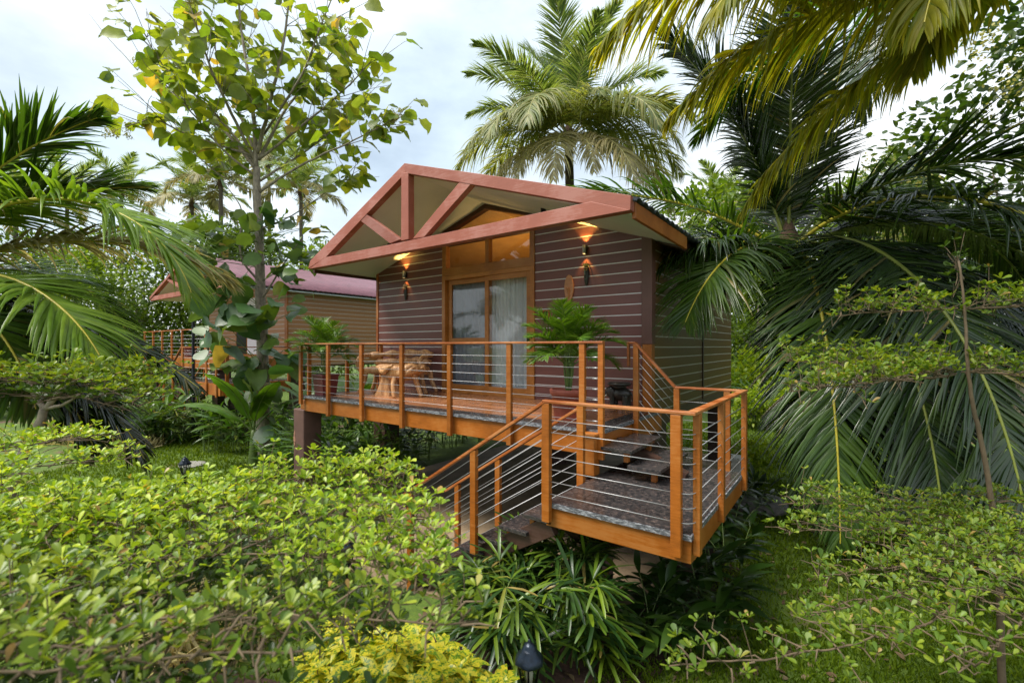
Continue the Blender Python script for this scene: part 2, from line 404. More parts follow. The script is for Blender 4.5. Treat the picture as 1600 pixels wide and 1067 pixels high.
M['f_treeb'] = leafmat('bright_tree_leaf', [(.09, .17, .015), (.14, .24, .02), (.20, .30, .022), (.11, .19, .018)], .42, .4)
M['f_bright'] = leafmat('bright_shrub_leaf', [(.16, .28, .015), (.25, .36, .02), (.35, .42, .02)], .42, .45)
M['f_yellow'] = leafmat('yellow_shrub_leaf', [(.42, .42, .02), (.50, .46, .02), (.3, .36, .02)], .45, .4)
M['f_flower'] = leafmat('pale_flower', [(.34, .32, .10), (.44, .40, .14), (.28, .28, .09)], .6, .3, (1.2, 1.2, .8))
M['f_litter'] = leafmat('fallen_leaf', [(.12, .07, .03), (.2, .13, .06), (.26, .2, .1), (.09, .05, .025)], .7, .1)
M['f_grass'] = leafmat('grass_blade', [(.10, .18, .008), (.15, .25, .010), (.22, .32, .014)], .6, .35, spec=.15)
M['f_straw'] = leafmat('straw_blade', [(.40, .33, .14), (.5, .42, .2), (.34, .30, .1)], .6, .3, (1.2, 1.1, .7))
# ---------------------------------------------------------------- leaf machinery
def leaf_template(kind):
    """returns verts (length along +x 0..1, width y, lift z) and faces"""
    if kind == 'obovate':
        prof = [(0, .03), (.25, .14), (.55, .27), (.8, .30), (.95, .17), (1.0, .02)]; fold = .22; bend = -.10
    elif kind == 'lance':
        prof = [(0, .015), (.15, .07), (.4, .115), (.7, .085), (1.0, .005)]; fold = .25; bend = -.34
    elif kind == 'croton':
        prof = [(0, .02), (.2, .14), (.45, .2), (.75, .13), (1.0, .01)]; fold = .25; bend = -.28
    elif kind == 'strip':
        prof = [(0, .02), (.2, .045), (.55, .06), (.88, .05), (1.0, .02)]; fold = .25; bend = -.42
    elif kind == 'teak':
        prof = [(0, .04), (.08, .27), (.28, .43), (.55, .42), (.8, .26), (.93, .1), (1.0, .01)]; fold = .16; bend = -.30
    elif kind == 'oval':
        prof = [(0, .03), (.2, .2), (.5, .28), (.8, .18), (1.0, .02)]; fold = .2; bend = -.2
    elif kind == 'blade':
        V = np.array([(0, -.05, 0), (0, .05, 0), (.6, .035, -.03), (.6, -.035, -.03), (1, 0, -.16)]); return V, [np.array([[0, 1, 2, 3]]), np.array([[3, 2, 4]])]
    V = []; k = len(prof)
    for i, (x, w) in enumerate(prof):
        z = bend * x * x
        wob = .05 * math.sin(i * 2.3) if kind == 'teak' else 0
        V += [(x, -w, z + fold * w + wob), (x, 0, z), (x, w, z + fold * w - wob)]
    Fq = []
    for i in range(k - 1):
        a = i * 3
        Fq += [(a, a + 3, a + 4, a + 1), (a + 1, a + 4, a + 5, a + 2)]
    return np.array(V), [np.array(Fq)]
TPL = {k: leaf_template(k) for k in ('obovate', 'lance', 'croton', 'strip', 'teak', 'oval', 'blade')}
def nrm(a): return a / (np.linalg.norm(a, axis=-1, keepdims=True) + 1e-9)
def leaves_np(kind, P, D, U, S, wid=1.0, bendvar=.0):
    """P positions (n,3), D directions, U up hints, S lengths -> V, faces"""
    TV, TF = TPL[kind]; n = len(P); k = len(TV)
    D = nrm(D); Y = nrm(np.cross(U, D)); Z = np.cross(D, Y)
    S = np.broadcast_to(np.asarray(S, float), (n,))
    W = S * (np.broadcast_to(np.asarray(wid, float), (n,)))
    bz = 1 + bendvar * rng.normal(size=n)
    V = P[:, None] + TV[None, :, 0:1] * (D * S[:, None])[:, None] + TV[None, :, 1:2] * (Y * W[:, None])[:, None] \
        + TV[None, :, 2:3] * (Z * (S * bz)[:, None])[:, None]
    off = (np.arange(n) * k)[:, None, None]
    return V.reshape(-1, 3), [(f[None] + off).reshape(-1, f.shape[1]) for f in TF]
class NP:
    """gathers numpy pieces (verts, faces, material index) into one mesh"""
    def __init__(s): s.V = []; s.F = []; s.M = []; s.n = 0; s.PV = []; s.PF = []; s.PM = []
    def add(s, V, Fs, mi=0):
        if len(V) == 0: return
        s.PV.append(V); s.PF.append(Fs); s.PM.append(mi)
        for f in Fs: s.F.append(f + s.n); s.M.append(np.full(len(f), mi))
        s.V.append(V); s.n += len(V)
    def leaves(s, *a, mi=0, **k): s.add(*leaves_np(*a, **k), mi)
    def tube(s, pts, rad, n=5, mi=0):
        pts = np.array(pts, float); rad = np.full(len(pts), rad) if np.isscalar(rad) else np.array(rad, float)
        V, Fq = tube_np(pts, rad, n); s.add(V, [Fq], mi)
    def mesh(s, name, mats, smooth=True):
        # group by face size
        V = np.concatenate(s.V)
        order = sorted(range(len(s.F)), key=lambda i: s.F[i].shape[1])
        Fs = []; Ms = []
        for k in sorted({f.shape[1] for f in s.F}):
            ix = [i for i in order if s.F[i].shape[1] == k]
            Fs.append(np.concatenate([s.F[i] for i in ix])); Ms.append(np.concatenate([s.M[i] for i in ix]))
        return np_mesh(name, V, Fs, mats, np.concatenate(Ms), smooth)
    def build(s, name, mats, parent=None, keep=True, smooth=True):
        return link(name, s.mesh(name, mats, smooth), parent, keep)
def rdir(n, zlo, zhi):
    a = rng.uniform(0, 2*np.pi, n); z = rng.uniform(zlo, zhi, n); r = np.sqrt(np.maximum(0, 1 - z*z))
    return np.stack([np.cos(a)*r, np.sin(a)*r, z], -1)
UP = np.array([0, 0, 1.0])
def up_hint(n, j=.35): return nrm(UP + rng.normal(size=(n, 3)) * j)

# ---------------------------------------------------------------- palms
def frond_curve(L, e0, droop, n, p=1.35, curl=0.0):
    s = np.linspace(0, 1, n); e = e0 - droop * s**p
    az = curl * s**1.5
    d = np.stack([np.cos(e)*np.cos(az), np.cos(e)*np.sin(az), np.sin(e)], -1)
    P = np.concatenate([[[0, 0, 0]], np.cumsum((d[1:] + d[:-1]) / 2 * (L / (n - 1)), 0)])
    return s, P, d
def frond_np(L=4.5, e0=.8, droop=1.6, nl=95, ll=.95, hang=.8, vee=.35, lw=.042, curl=0, fold=True, ragged=.12, pet=.14, rad=.030, seg=5, twist=0.0, p=1.3):
    """one pinnate frond heading +X: (midrib, leaflets)"""
    g = NP()
    s, P, T = frond_curve(L, e0, droop, 60, p, curl)
    r = rad * (1 - .86 * s) + .003; r[s < .06] *= 1 + 2.2 * (1 - s[s < .06] / .06)
    g.tube(P, r, 6, 0)
    sl = pet + (1 - pet) * np.linspace(0, 1, nl) ** .96
    sl = np.concatenate([sl, sl + .3 / nl]); sl = np.clip(sl + rng.normal(size=len(sl)) * .0025, pet, 1.0)
    side = np.concatenate([np.ones(nl), -np.ones(nl)])
    keepm = rng.random(len(sl)) > ragged * .35; sl = sl[keepm]; side = side[keepm]; n = len(sl)
    PP = np.stack([np.interp(sl, s, P[:, k]) for k in range(3)], -1)
    TT = nrm(np.stack([np.interp(sl, s, T[:, k]) for k in range(3)], -1))
    S0 = nrm(np.cross(np.broadcast_to(UP, TT.shape), TT))
    tw = twist * sl
    Nn = np.cross(TT, S0)
    S0, Nn = S0 * np.cos(tw)[:, None] + Nn * np.sin(tw)[:, None], -S0 * np.sin(tw)[:, None] + Nn * np.cos(tw)[:, None]
    t = (sl - pet) / (1 - pet)
    ln = ll * (np.sin(np.pi * (.16 + .80 * t)) ** .75) * (1 + rng.normal(size=n) * .06)
    ph_ = rng.uniform(0, 6, 4)
    clump = np.sin(sl*38 + ph_[0] + side)*np.sin(sl*17 + ph_[1])
    alpha = R(72) - t * R(44) + rng.normal(size=n) * .08 + .10*clump
    v = vee * (1 - .5 * t) + rng.normal(size=n) * .13 + .16*np.sin(sl*26 + ph_[2])*side
    D = TT * np.cos(alpha)[:, None] + (S0 * side[:, None] * np.cos(v)[:, None] + Nn * np.sin(v)[:, None]) * np.sin(alpha)[:, None]
    D = nrm(D)
    hg = hang * (1 + rng.normal(size=n) * .22 + .20*np.sin(sl*31 + ph_[3] + 2*side))
    ln = ln * np.where(rng.random(n) < ragged * .6, rng.uniform(.45, .9, n), 1)
    brk = rng.random(n) < ragged * .5
    hg = np.where(brk, hg * 2.2, hg)
    w = lw * np.array([.55, 1.0, 1.0, .8, .45, .04])[:seg + 1]
    if seg < 5: w = lw * np.interp(np.linspace(0, 1, seg + 1), [0, .2, .4, .65, .85, 1], [.55, 1, 1, .8, .45, .04])
    rows = []
    cur = PP.copy(); d = D.copy()
    wdir0 = nrm(TT - (TT * D).sum(1, keepdims=True) * D)
    for k in range(seg + 1):
        wd = nrm(wdir0 - (wdir0 * d).sum(1, keepdims=True) * d)
        nn = np.cross(d, wd)
        if fold:
            rows.append(np.stack([cur - wd * w[k]/2 + nn * w[k] * .16 * side[:, None], cur - nn * w[k]*.1 * side[:, None], cur + wd * w[k]/2 + nn * w[k] * .16 * side[:, None]], 1))
        else:
            rows.append(np.stack([cur - wd * w[k]/2, cur + wd * w[k]/2], 1))
        cur = cur + d * (ln / seg)[:, None]
        d = nrm(d - UP * (hg * (.35 + .25 * k) / seg * 1.6)[:, None])
    V = np.stack(rows, 1)           # n, seg+1, c, 3
    c = V.shape[2]; per = (seg + 1) * c
    f = []
    for k in range(seg):
        for j in range(c - 1): f.append((k*c + j, k*c + j + 1, (k+1)*c + j + 1, (k+1)*c + j))
    Fq = (np.array(f)[None] + (np.arange(n) * per)[:, None, None]).reshape(-1, 4)
    g.add(V.reshape(-1, 3), [Fq], 1)
    return g
CAMAZ = YAW          # azimuth 0 = photo right, 90 = away from the camera, 180 = photo left
FCACHE = {}
def frond_mesh(key, mats, **kw):
    if key not in FCACHE: FCACHE[key] = frond_np(**kw).mesh('frond', mats)
    return FCACHE[key]
def palm(base, crown, label, fronds, mats, group='coconut palms', trunk_r=.17, nuts=0, dry=None, name='coconut_palm', lean=0.15, tr=True):
    """fronds: list of (azimuth deg from photo right, mesh or kwargs, scale, mats)"""
    t = empty(name, base, label, 'palm tree', group)
    base = np.array(base, float); crown = np.array(crown, float)
    if tr:
        mid = base * .5 + crown * .5 + np.array([lean, -lean, 0])
        path = smooth_path([base - [0, 0, .1], base * .8 + crown * .2 + np.array([lean*.5, -lean*.5, 0]), mid, crown], 8)
        k = len(path); z = np.linspace(0, 1, k)
        rr = trunk_r * (1.35 - .5 * np.minimum(1, z * 3) + .0 * z) * (1 - .2 * z)
        rr = rr * (1 + .05 * np.sin(np.arange(k) * 2.1))
        MB().tube(path, rr, 14).build('trunk', M['palmtrunk'], t)
        # fibre sheath round the crown base
        g = NP()
        g.tube([crown - [0, 0, .35], crown - [0, 0, .1], crown + [0, 0, .25], crown + [0, 0, .6]], [trunk_r*.85, trunk_r*1.15, trunk_r*.8, .03], 12)
        n = 26; P = crown + rng.normal(size=(n, 3)) * trunk_r * .35 + [0, 0, -.05]; D = rdir(n, -.7, .5)
        g.leaves('strip', P, D, up_hint(n), rng.uniform(.25, .55, n), wid=1.6)
        g.build('crown_sheath', M['husk'], t)
    for (az, me, s) in fronds:
        o = link('frond', me, t, keep=False)
        o.location = Vector(crown - base); o.rotation_euler = (0, 0, CAMAZ + R(az)); o.scale = (s, s, s)
    if dry:
        for (az, me, s) in dry:
            o = link('frond', me, t, keep=False)
            o['label'] = 'dry drooping frond'
            o.location = Vector(crown - base) + Vector((0, 0, -.12)); o.rotation_euler = (0, 0, CAMAZ + R(az)); o.scale = (s, s, s)
    for i in range(nuts):
        a = 2*math.pi*i/nuts
        MB().lathe([(0, -.13), (.07, -.1), (.1, -.02), (.09, .06), (.04, .12), (0, .13)], crown + np.array([math.cos(a)*.2, math.sin(a)*.2, -.25]), 10).build('coconut', M['f_palm_y'], t)
    return t

# ---------------------------------------------------------------- almond tree (flat tiers of rosettes)
def tier(limbs, leaf=.05, sub=.11, ros=.046, thick=.05, dens=1.0, kind='obovate', fromcam=True, per=6, keep=1.0):
    """limbs: list of (points[(d,lat,z)...], half width) ; returns (leaf NP, twig NP)"""
    gl = NP(); gt = NP(); RP = []; RD = []
    for pts, hw in limbs:
        W = np.array([cw(*p) for p in pts]) if fromcam else np.array(pts, float)
        path = smooth_path(W, 8)
        seglen = np.linalg.norm(np.diff(path, axis=0), axis=1); S = np.concatenate([[0], np.cumsum(seglen)]); L = S[-1]
        q = np.arange(.02, L, .05)
        pth = np.stack([np.interp(q, S, path[:, k]) for k in range(3)], -1)
        pth += np.cumsum(rng.normal(size=pth.shape) * .006, 0) * [1, 1, .5]
        gt.tube(pth, np.interp(np.arange(len(pth)), [0, len(pth)], [.008, .003]), 5)
        i = 0; sg = 1
        for u in np.arange(0, L, sub):
            j = min(int(u / .05), len(pth) - 2)
            T = nrm(pth[j + 1] - pth[j]); T[2] = 0; T = nrm(T)
            sg = -sg
            ang = sg * rng.uniform(R(35), R(70)); c, s_ = math.cos(ang), math.sin(ang)
            d = np.array([T[0]*c - T[1]*s_, T[0]*s_ + T[1]*c, 0])
            tf = u / L
            wmax = hw * (.55 + .45 * math.sin(math.pi * min(1, tf * .9 + .15))) * rng.uniform(.45, 1.1) * (1 - .35 * max(0, tf - .7) / .3)
            m = max(3, int(wmax / .06))
            tt = np.linspace(0, 1, m)
            wob = np.cumsum(rng.normal(size=(m, 3)) * [.012, .012, .008], 0)
            sp = pth[j] + d * (tt * wmax)[:, None] + wob; sp[:, 2] += .03 * np.sin(tt * 2.5) + rng.normal() * thick * .4 * tt
            gt.tube(sp, np.linspace(.005, .002, m), 4)
            nr = max(2, int(wmax / ros * dens))
            for w in np.linspace(.08, 1, nr):
                b = np.array([np.interp(w, tt, sp[:, k]) for k in range(3)])
                off = np.cross(d, UP) * rng.uniform(-1, 1) * .07 * (1 - .3*w)
                p = b + off + [0, 0, abs(rng.normal()) * thick * .5]
                RP.append(p); RD.append(nrm(d + off * 6 + [0, 0, .7]))
                if rng.random() < .5: gt.tube([b, (b + p)/2 + [0, 0, .005], p], .0018, 3)
        RP.append(pth[-1]); RD.append(nrm(pth[-1] - pth[-2]))
    RP = np.array(RP); RD = np.array(RD); n = len(RP)
    if keep < 1: m_ = rng.random(n) < keep; RP, RD, n = RP[m_], RD[m_], int(m_.sum())
    P = []; D = []; SZ = []
    big = rng.uniform(.7, 1.25, n)
    for k in range(per):
        a = 2*np.pi*k/per + rng.uniform(-.5, .5, n)
        h = np.stack([np.cos(a), np.sin(a), rng.uniform(.05, .75, n)], -1)
        dd = nrm(nrm(h) + RD * .55)
        P.append(RP + dd * .006); D.append(dd); SZ.append(leaf * big * rng.uniform(.45, 1.2, n))
    P = np.concatenate(P); D = np.concatenate(D); SZ = np.concatenate(SZ)
    gl.leaves(kind, P, D, up_hint(len(P), .3), SZ, wid=rng.uniform(.62, .95, len(P)), bendvar=.9)
    return gl, gt
def almond_tree(base, trunk_paths, tiers, label, group='layered almond trees', leafm='f_almond', trunkm='bark'):
    t = empty('almond_tree', base, label, 'tree', group)
    g = MB()
    for pts, r0, r1 in trunk_paths:
        path = smooth_path(pts, 6); path = path + np.cumsum(rng.normal(size=path.shape) * .003, 0)
        g.tube(path, np.linspace(r0, r1, len(path)), 9)
    g.build('trunk', M[trunkm], t)
    for lm, kw in tiers:
        mk = kw.pop('mat', leafm)
        gl, gt = tier(lm, **kw)
        o = gl.build('leaf_tier', M[mk], t)
        gt.build('branch', M['twig'], o)
    return t

# ---------------------------------------------------------------- broad trees
def leafy_crown(blobs, n, size, kind='oval', zb=(-.3, .9), jitter=.22, hang=.2):
    """blobs: (centre, radii) ; leaves near the surface of overlapping clumps"""
    P = []; D = []
    for c, r in blobs:
        c = np.array(c); r = np.array(r)
        m = int(n / len(blobs))
        u = rdir(m, -1, 1); rad = rng.uniform(.35, 1.0, m) ** .6
        # sub-clumps
        k = 14; cc = rdir(k, -.7, 1); pick = rng.integers(0, k, m)
        u = nrm(u * .55 + cc[pick] * .9)
        p = c + u * r * rad[:, None] * (1 + rng.normal(size=(m, 1)) * jitter * .5)
        P.append(p); D.append(nrm(u + rng.normal(size=(m, 3)) * .6 - UP * hang))
    P = np.concatenate(P); D = np.concatenate(D)
    return P, D
def broad_tree(base, h, blobs, n, size, label, mk, group=None, name='broadleaf_tree', kind='oval', trunk_r=.12, flowers=0, wid=1.0):
    base = np.array(base, float)
    t = empty(name, base, label, 'tree', group)
    g = MB(); top = base + [0, 0, h]
    g.tube(smooth_path([base - [0, 0, .1], base*.5 + top*.5 + [.1, .05, 0], top], 5), np.linspace(trunk_r, trunk_r*.55, 11), 8)
    for c, r in blobs:
        c = np.array(c) + base; s = base + (top - base) * rng.uniform(.55, .95)
        g.tube(smooth_path([s, (s + c)/2 + [0, 0, .15], c], 4), np.linspace(trunk_r*.45, trunk_r*.1, 9), 6)
    g.build('trunk', M['bark'], t)
    B = [(np.array(c) + base, r) for c, r in blobs]
    P, D = leafy_crown(B, n, size)
    gl = NP(); gl.leaves(kind, P, D, up_hint(len(P), .5), size * rng.uniform(.6, 1.25, len(P)), wid=wid, bendvar=.5)
    gl.build('crown', M[mk], t)
    if flowers:
        gf = NP()
        for c, r in B:
            for _ in range(flowers):
                u = nrm(rng.normal(size=3) + [0, -.2, .5]); f = np.array(c) + u * np.array(r) * 1.02
                m = 130; P = f + rng.normal(size=(m, 3)) * [.17, .17, .2]
                gf.leaves('oval', P, rdir(m, -1, 1), up_hint(m), .06, wid=1.4)
        gf.build('flower_cluster', M['f_flower'], t)
    return t
# ---------------------------------------------------------------- small plants
def ginger_np(nst, h, ll, spread=.35, lean=.5, wid=1.0, nleaf=9):
    g = NP(); P = []; D = []; U = []; S = []
    for i in range(nst):
        a = rng.uniform(0, 2*np.pi); b = np.array([math.cos(a), math.sin(a), 0]) * spread * math.sqrt(rng.random())
        a2 = a + rng.normal() * .6; o = np.array([math.cos(a2), math.sin(a2), 0])
        hh = h * rng.uniform(.65, 1.1); ln = lean * rng.uniform(.4, 1.2)
        tt = np.linspace(0, 1, 8)
        path = b + UP * (tt * hh * (1 - .12*tt))[:, None] + o * (tt**2 * ln * hh)[:, None]
        g.tube(path, np.linspace(.011, .004, 8), 5, 0)
        sd = np.cross(o, UP)
        for k in range(nleaf):
            w = .28 + .72 * k / (nleaf - 1); p = np.array([np.interp(w, tt, path[:, q]) for q in range(3)])
            s = 1 if k % 2 else -1
            d = nrm(sd * s * rng.uniform(.5, 1.1) + o * rng.uniform(.1, .8) + UP * rng.uniform(.1, .55) + rng.normal(size=3) * .15)
            if k == nleaf - 1: d = nrm(o * .6 + UP * .8)
            P.append(p); D.append(d); S.append(ll * rng.uniform(.65, 1.1) * (1 - .2 * abs(w - .6)))
    P = np.array(P); g.leaves('lance', P, np.array(D), up_hint(len(P), .25), np.array(S), wid=wid, bendvar=.4, mi=1)
    return g
def lady_palm_np(nst, h, spread, ll=.27):
    g = NP()
    for i in range(nst):
        a = rng.uniform(0, 2*np.pi); rr = spread * math.sqrt(rng.random()); b = np.array([math.cos(a), math.sin(a), 0]) * rr
        o = np.array([math.cos(a), math.sin(a), 0])
        hh = h * rng.uniform(.35, 1.05)
        top = b + UP * hh + o * rr * .35
        g.tube([b, b*.5 + top*.5, top], [.010, .008, .006], 5, 0)
        for k in range(rng.integers(4, 7)):
            az = rng.uniform(0, 2*np.pi); e = rng.uniform(-.1, .9)
            d = np.array([math.cos(az)*math.cos(e), math.sin(az)*math.cos(e), math.sin(e)]) + o * .5
            d = nrm(d); tip = top + d * rng.uniform(.1, .22) - UP * rng.uniform(0, .25)
            g.tube([top - UP*.12, tip], [.004, .003], 4, 0)
            m = int(rng.integers(6, 10)); sd = nrm(np.cross(d, UP)); up2 = np.cross(sd, d)
            th = np.linspace(-1.25, 1.25, m) + rng.normal(size=m) * .06
            DD = d * np.cos(th)[:, None] + sd * np.sin(th)[:, None] + up2 * .12
            g.leaves('strip', np.repeat(tip[None], m, 0), DD, up_hint(m, .15) , ll * rng.uniform(.75, 1.1, m) * (1 - .12*np.abs(th)), wid=.85, bendvar=.45, mi=1)
    return g
def croton_np(n, r, h, ll=.12):
    g = NP(); P = []; D = []
    for i in range(n):
        a = rng.uniform(0, 2*np.pi); rr = r * math.sqrt(rng.random()); hh = h * (1 - .45*(rr/r)**2) * rng.uniform(.75, 1.05)
        b = np.array([math.cos(a)*rr, math.sin(a)*rr, 0]); top = b + UP*hh
        g.tube([b*.5, b*.9 + UP*hh*.5, top], [.006, .005, .003], 4, 0)
        for lev in range(3):
            p = top - UP * lev * .06; m = 6
            az = np.linspace(0, 2*np.pi, m, endpoint=False) + rng.uniform(0, 6)
            e = .35 - .3*lev + rng.normal(size=m)*.2
            P.append(np.repeat(p[None], m, 0)); D.append(np.stack([np.cos(az)*np.cos(e), np.sin(az)*np.cos(e), np.sin(e)], -1))
    P = np.concatenate(P); D = np.concatenate(D)
    g.leaves('croton', P, D, up_hint(len(P), .2), ll*rng.uniform(.6, 1.2, len(P)), wid=rng.uniform(.9, 1.2, len(P)), bendvar=.4, mi=1)
    return g
def grassclump_np(n, h, spread):
    P = rng.normal(size=(n, 3)) * [spread, spread, 0]; D = nrm(rng.normal(size=(n, 3)) * [.6, .6, .1] + UP)
    g = NP(); g.leaves('strip', P, D, rdir(n, -.2, .2), h*rng.uniform(.6, 1.1, n), wid=.6, bendvar=.4, mi=1); return g
def banana_leaf_np(L, W, e0, droop, torn=.12):
    s, P, T = frond_curve(L, e0, droop, 22, 1.4)
    g = NP(); g.tube(P, .016*(1 - .8*s) + .003, 5, 0)
    S0 = nrm(np.cross(np.broadcast_to(UP, T.shape), T)); Nn = np.cross(T, S0)
    t = np.clip((s - .18)/.82, 0, 1); w = W * np.sin(np.pi*np.clip(t, 0, 1)**.8)**.6 * (t > 0)
    for sd in (1, -1):
        rows = []
        for q in np.linspace(0, 1, 4):
            lift = .30*q - .42*q*q
            rows.append(P + S0*sd*(w*q)[:, None] + Nn*(w*lift)[:, None] + Nn * (rng.normal(size=(22, 1)) * .012 * q))
        V = np.stack(rows, 1).reshape(-1, 3); f = []
        for i in range(21):
            if t[i+1] <= 0: continue
            for j in range(3): f.append((i*4+j, i*4+j+1, (i+1)*4+j+1, (i+1)*4+j))
        g.add(V, [np.array(f)], 1)
    return g
def split_mi(g, mi):
    """the pieces of one material of an NP, with unused vertices dropped"""
    o = NP()
    for v, f, m in zip(g.PV, g.PF, g.PM):
        if m == mi: o.add(v, f, 0)
    return o
def plant(name, loc, g, mats, label, cat, group=None, rz=0, leafname='foliage', extra=None):
    t = empty(name, loc, label, cat, group, rz)
    for mi, nm in ((0, 'stem'), (1, leafname)):
        o = split_mi(g, mi)
        if o.n: link(nm, o.mesh(nm, mats[mi]), t, keep=False)
    if extra: link(extra[0], extra[1].mesh(extra[0], extra[2]), t, keep=False)
    return t
def again(src, loc, label, rz=0, s=1.0):
    c = copy_tree(src); c.location = loc; c.rotation_euler = (0, 0, rz); c.scale = (s, s, s); c['label'] = label
    return c
# ================================================================ the cabin on stilts
YT = 4.63            # plane of the gable truss
YW = 6.5             # front wall
YB = 12.0            # back of the house
XL, XR = -8.49, -2.42
XC = -5.37           # ridge
DZ = 1.8             # deck top
LZ = CAMZ - 1.36     # landing top
house = empty('stilt_cabin', (XC, YW, 0), 'brown plank cabin on stilts with gabled porch, orange railings and granite stairs', 'cabin')
def part(mb, name, mats, parent=None, bevel=0): return mb.build(name, mats, parent or house, bevel)
zr = lambda z: CAMZ + z
S_A, S_SL, S_SR = 2.64, .315, .345          # soffit apex (rel. eye) and slopes
def soff(x):                                 # soffit height at wall
    return zr(S_A - (XC - x) * S_SL) if x < XC else zr(S_A - (x - XC) * S_SR)
DXL, DXR = -6.48, -4.29                     # door opening
# ---- front wall: left and right panels
w = MB()
w.prism([(XL, DZ - .02), (DXL, DZ - .02), (DXL, soff(DXL)), (XL, soff(XL))], 'y', YW, YW + .12)
part(w, 'front_wall', M['siding'])
w = MB()
w.prism([(DXR, DZ - .02), (XR, DZ - .02), (XR, soff(XR)), (DXR, soff(DXR))], 'y', YW, YW + .12)
part(w, 'front_wall', M['siding'])
# ---- side walls, back wall
w = MB(); w.box(-2.40, -2.28, YW + .13, YB, DZ - .25, soff(-2.28) - .01); sw = part(w, 'side_wall', M['siding_side'])
w = MB(); w.box(XL + .01, XL + .12, YW + .13, YB, DZ - .25, soff(XL) - .01); part(w, 'side_wall', M['siding_side'])
w = MB(); w.prism([(XL, DZ - .25), (-2.28, DZ - .25), (-2.28, soff(-2.28)), (XC, zr(S_A)), (XL, soff(XL))], 'y', YB + .002, YB + .1); part(w, 'back_wall', M['siding_side'])
w = MB(); w.box(-2.277, -2.262, 9.35, 9.42, DZ - .2, soff(-2.28) - .03); part(w, 'downpipe', M['darkbrown'])
# corner columns
w = MB(); w.box(XR + .002, -2.26, YW - .03, YW + .125, DZ + .93, soff(XR) - .0); part(w, 'corner_column', M['brown'], bevel=.006)
w = MB(); w.box(XR + .012, -2.27, YW - .02, YW + .12, DZ, DZ + .93); part(w, 'column_base', M['orange'], bevel=.006)
w = MB(); w.box(XL - .07, XL - .002, YW - .02, YW + .12, DZ - .1, soff(XL) - .02); part(w, 'corner_trim', M['rail'], bevel=.005)
# ---- interior shell
w = MB()
w.box(XL + .13, -2.41, YW + .4, YB - .02, DZ - .1, DZ)           # floor
w.prism([(XL + .13, DZ), (-2.41, DZ), (-2.41, soff(-2.41) - .05), (XC, zr(S_A) - .05), (XL + .13, soff(XL) - .05)], 'y', 9.6, 9.7)
part(w, 'interior_wall', M['roombase'])
w = MB()
w.prism([(XL + .13, soff(XL) - .06), (XC, zr(S_A) - .06), (-2.41, soff(-2.41) - .06), (-2.41, soff(-2.41) - .02), (XC, zr(S_A) - .02), (XL + .13, soff(XL) - .02)], 'y', YW + .13, 9.6)
w.box(XL + .13, DXL - .5, YW + .13, YW + .2, DZ, DZ + 2.9); w.box(DXR + .45, -2.41, YW + .13, YW + .2, DZ, DZ + 2.25)
part(w, 'interior_ceiling', M['roombase'])
# ---- door
HEAD = zr(1.375)
d = MB()
d.box(DXL, DXL + .08, YW - .03, YW + .1, DZ, HEAD)
d.box(DXR - .08, DXR, YW - .03, YW + .1, DZ, HEAD)
d.box(DXL + .08, DXR - .08, YW - .03, YW + .1, HEAD - .08, HEAD)
d.box(DXL + .08, DXR - .08, YW - .03, YW + .1, DZ, DZ + .07)
door = part(d, 'sliding_door', M['frame'], bevel=.005)
mid = -5.345
def sash(x0, x1, y, name, midrail, gm):
    s = MB(); a = .085
    s.box(x0, x0 + a, y, y + .05, DZ + .072, HEAD - .082); s.box(x1 - a, x1, y, y + .05, DZ + .072, HEAD - .082)
    s.box(x0 + a, x1 - a, y, y + .05, DZ + .072, DZ + .072 + .09); s.box(x0 + a, x1 - a, y, y + .05, HEAD - .082 - .09, HEAD - .082)
    if midrail: s.box(x0 + a, x1 - a, y, y + .05, DZ + .98, DZ + 1.06)
    o = s.build('sash', M['frame'], door, .004)
    g = MB(); g.box(x0 + a - .01, x1 - a + .01, y + .02, y + .026, DZ + .15, HEAD - .16); g.build('glass_pane', gm, door)
    return o
sash(DXL + .11, mid + .04, YW + .045, 'l', True, M['screen'])
sash(mid - .045, DXR - .082, YW - .012, 'r', False, M['glass'])
h = MB(); h.box(DXR - .135, DXR - .105, YW - .05, YW - .013, DZ + .95, DZ + 1.12); h.build('handle', M['black'], door, .004)
# ---- transom and gable window
zb, z1, z2, z3 = HEAD + .002, zr(1.53), zr(1.975), zr(2.08)
GA = zr(2.655)
t = MB()
t.box(DXL, DXR, YW - .025, YW + .1, zb, z1)
t.box(DXL, DXL + .10, YW - .02, YW + .1, z1, z2); t.box(DXR - .10, DXR, YW - .02, YW + .1, z1, z2)
t.box(-5.375, -5.295, YW - .02, YW + .1, z1, z2)
tw_ = part(t, 'transom_window', M['frame'], bevel=.004)
for x0, x1 in ((DXL + .10, -5.375), (-5.295, DXR - .10)):
    g = MB(); g.box(x0, x1, YW + .03, YW + .036, z1, z2); g.build('glass_pane', M['glass'], tw_)
t = MB(); t.box(DXL, DXR, YW - .03, YW + .1, z2 + .001, z3)
gl_, gr_ = zr(2.30), zr(2.325)
t.prism([(DXL, z3), (DXL, gl_), (XC, GA), (DXR, gr_), (DXR, z3), (DXR - .11, z3), (DXR - .11, gr_ - .085), (XC, GA - .125), (DXL + .11, gl_ - .085), (DXL + .11, z3)], 'y', YW - .03, YW + .1)
gw = part(t, 'gable_window', M['frame_dark'])
g = MB(); g.prism([(DXL + .11, z3), (DXL + .11, gl_ - .085), (XC, GA - .125), (DXR - .11, gr_ - .085), (DXR - .11, z3)], 'y', YW + .03, YW + .036); g.build('glass_pane', M['glass'], gw)
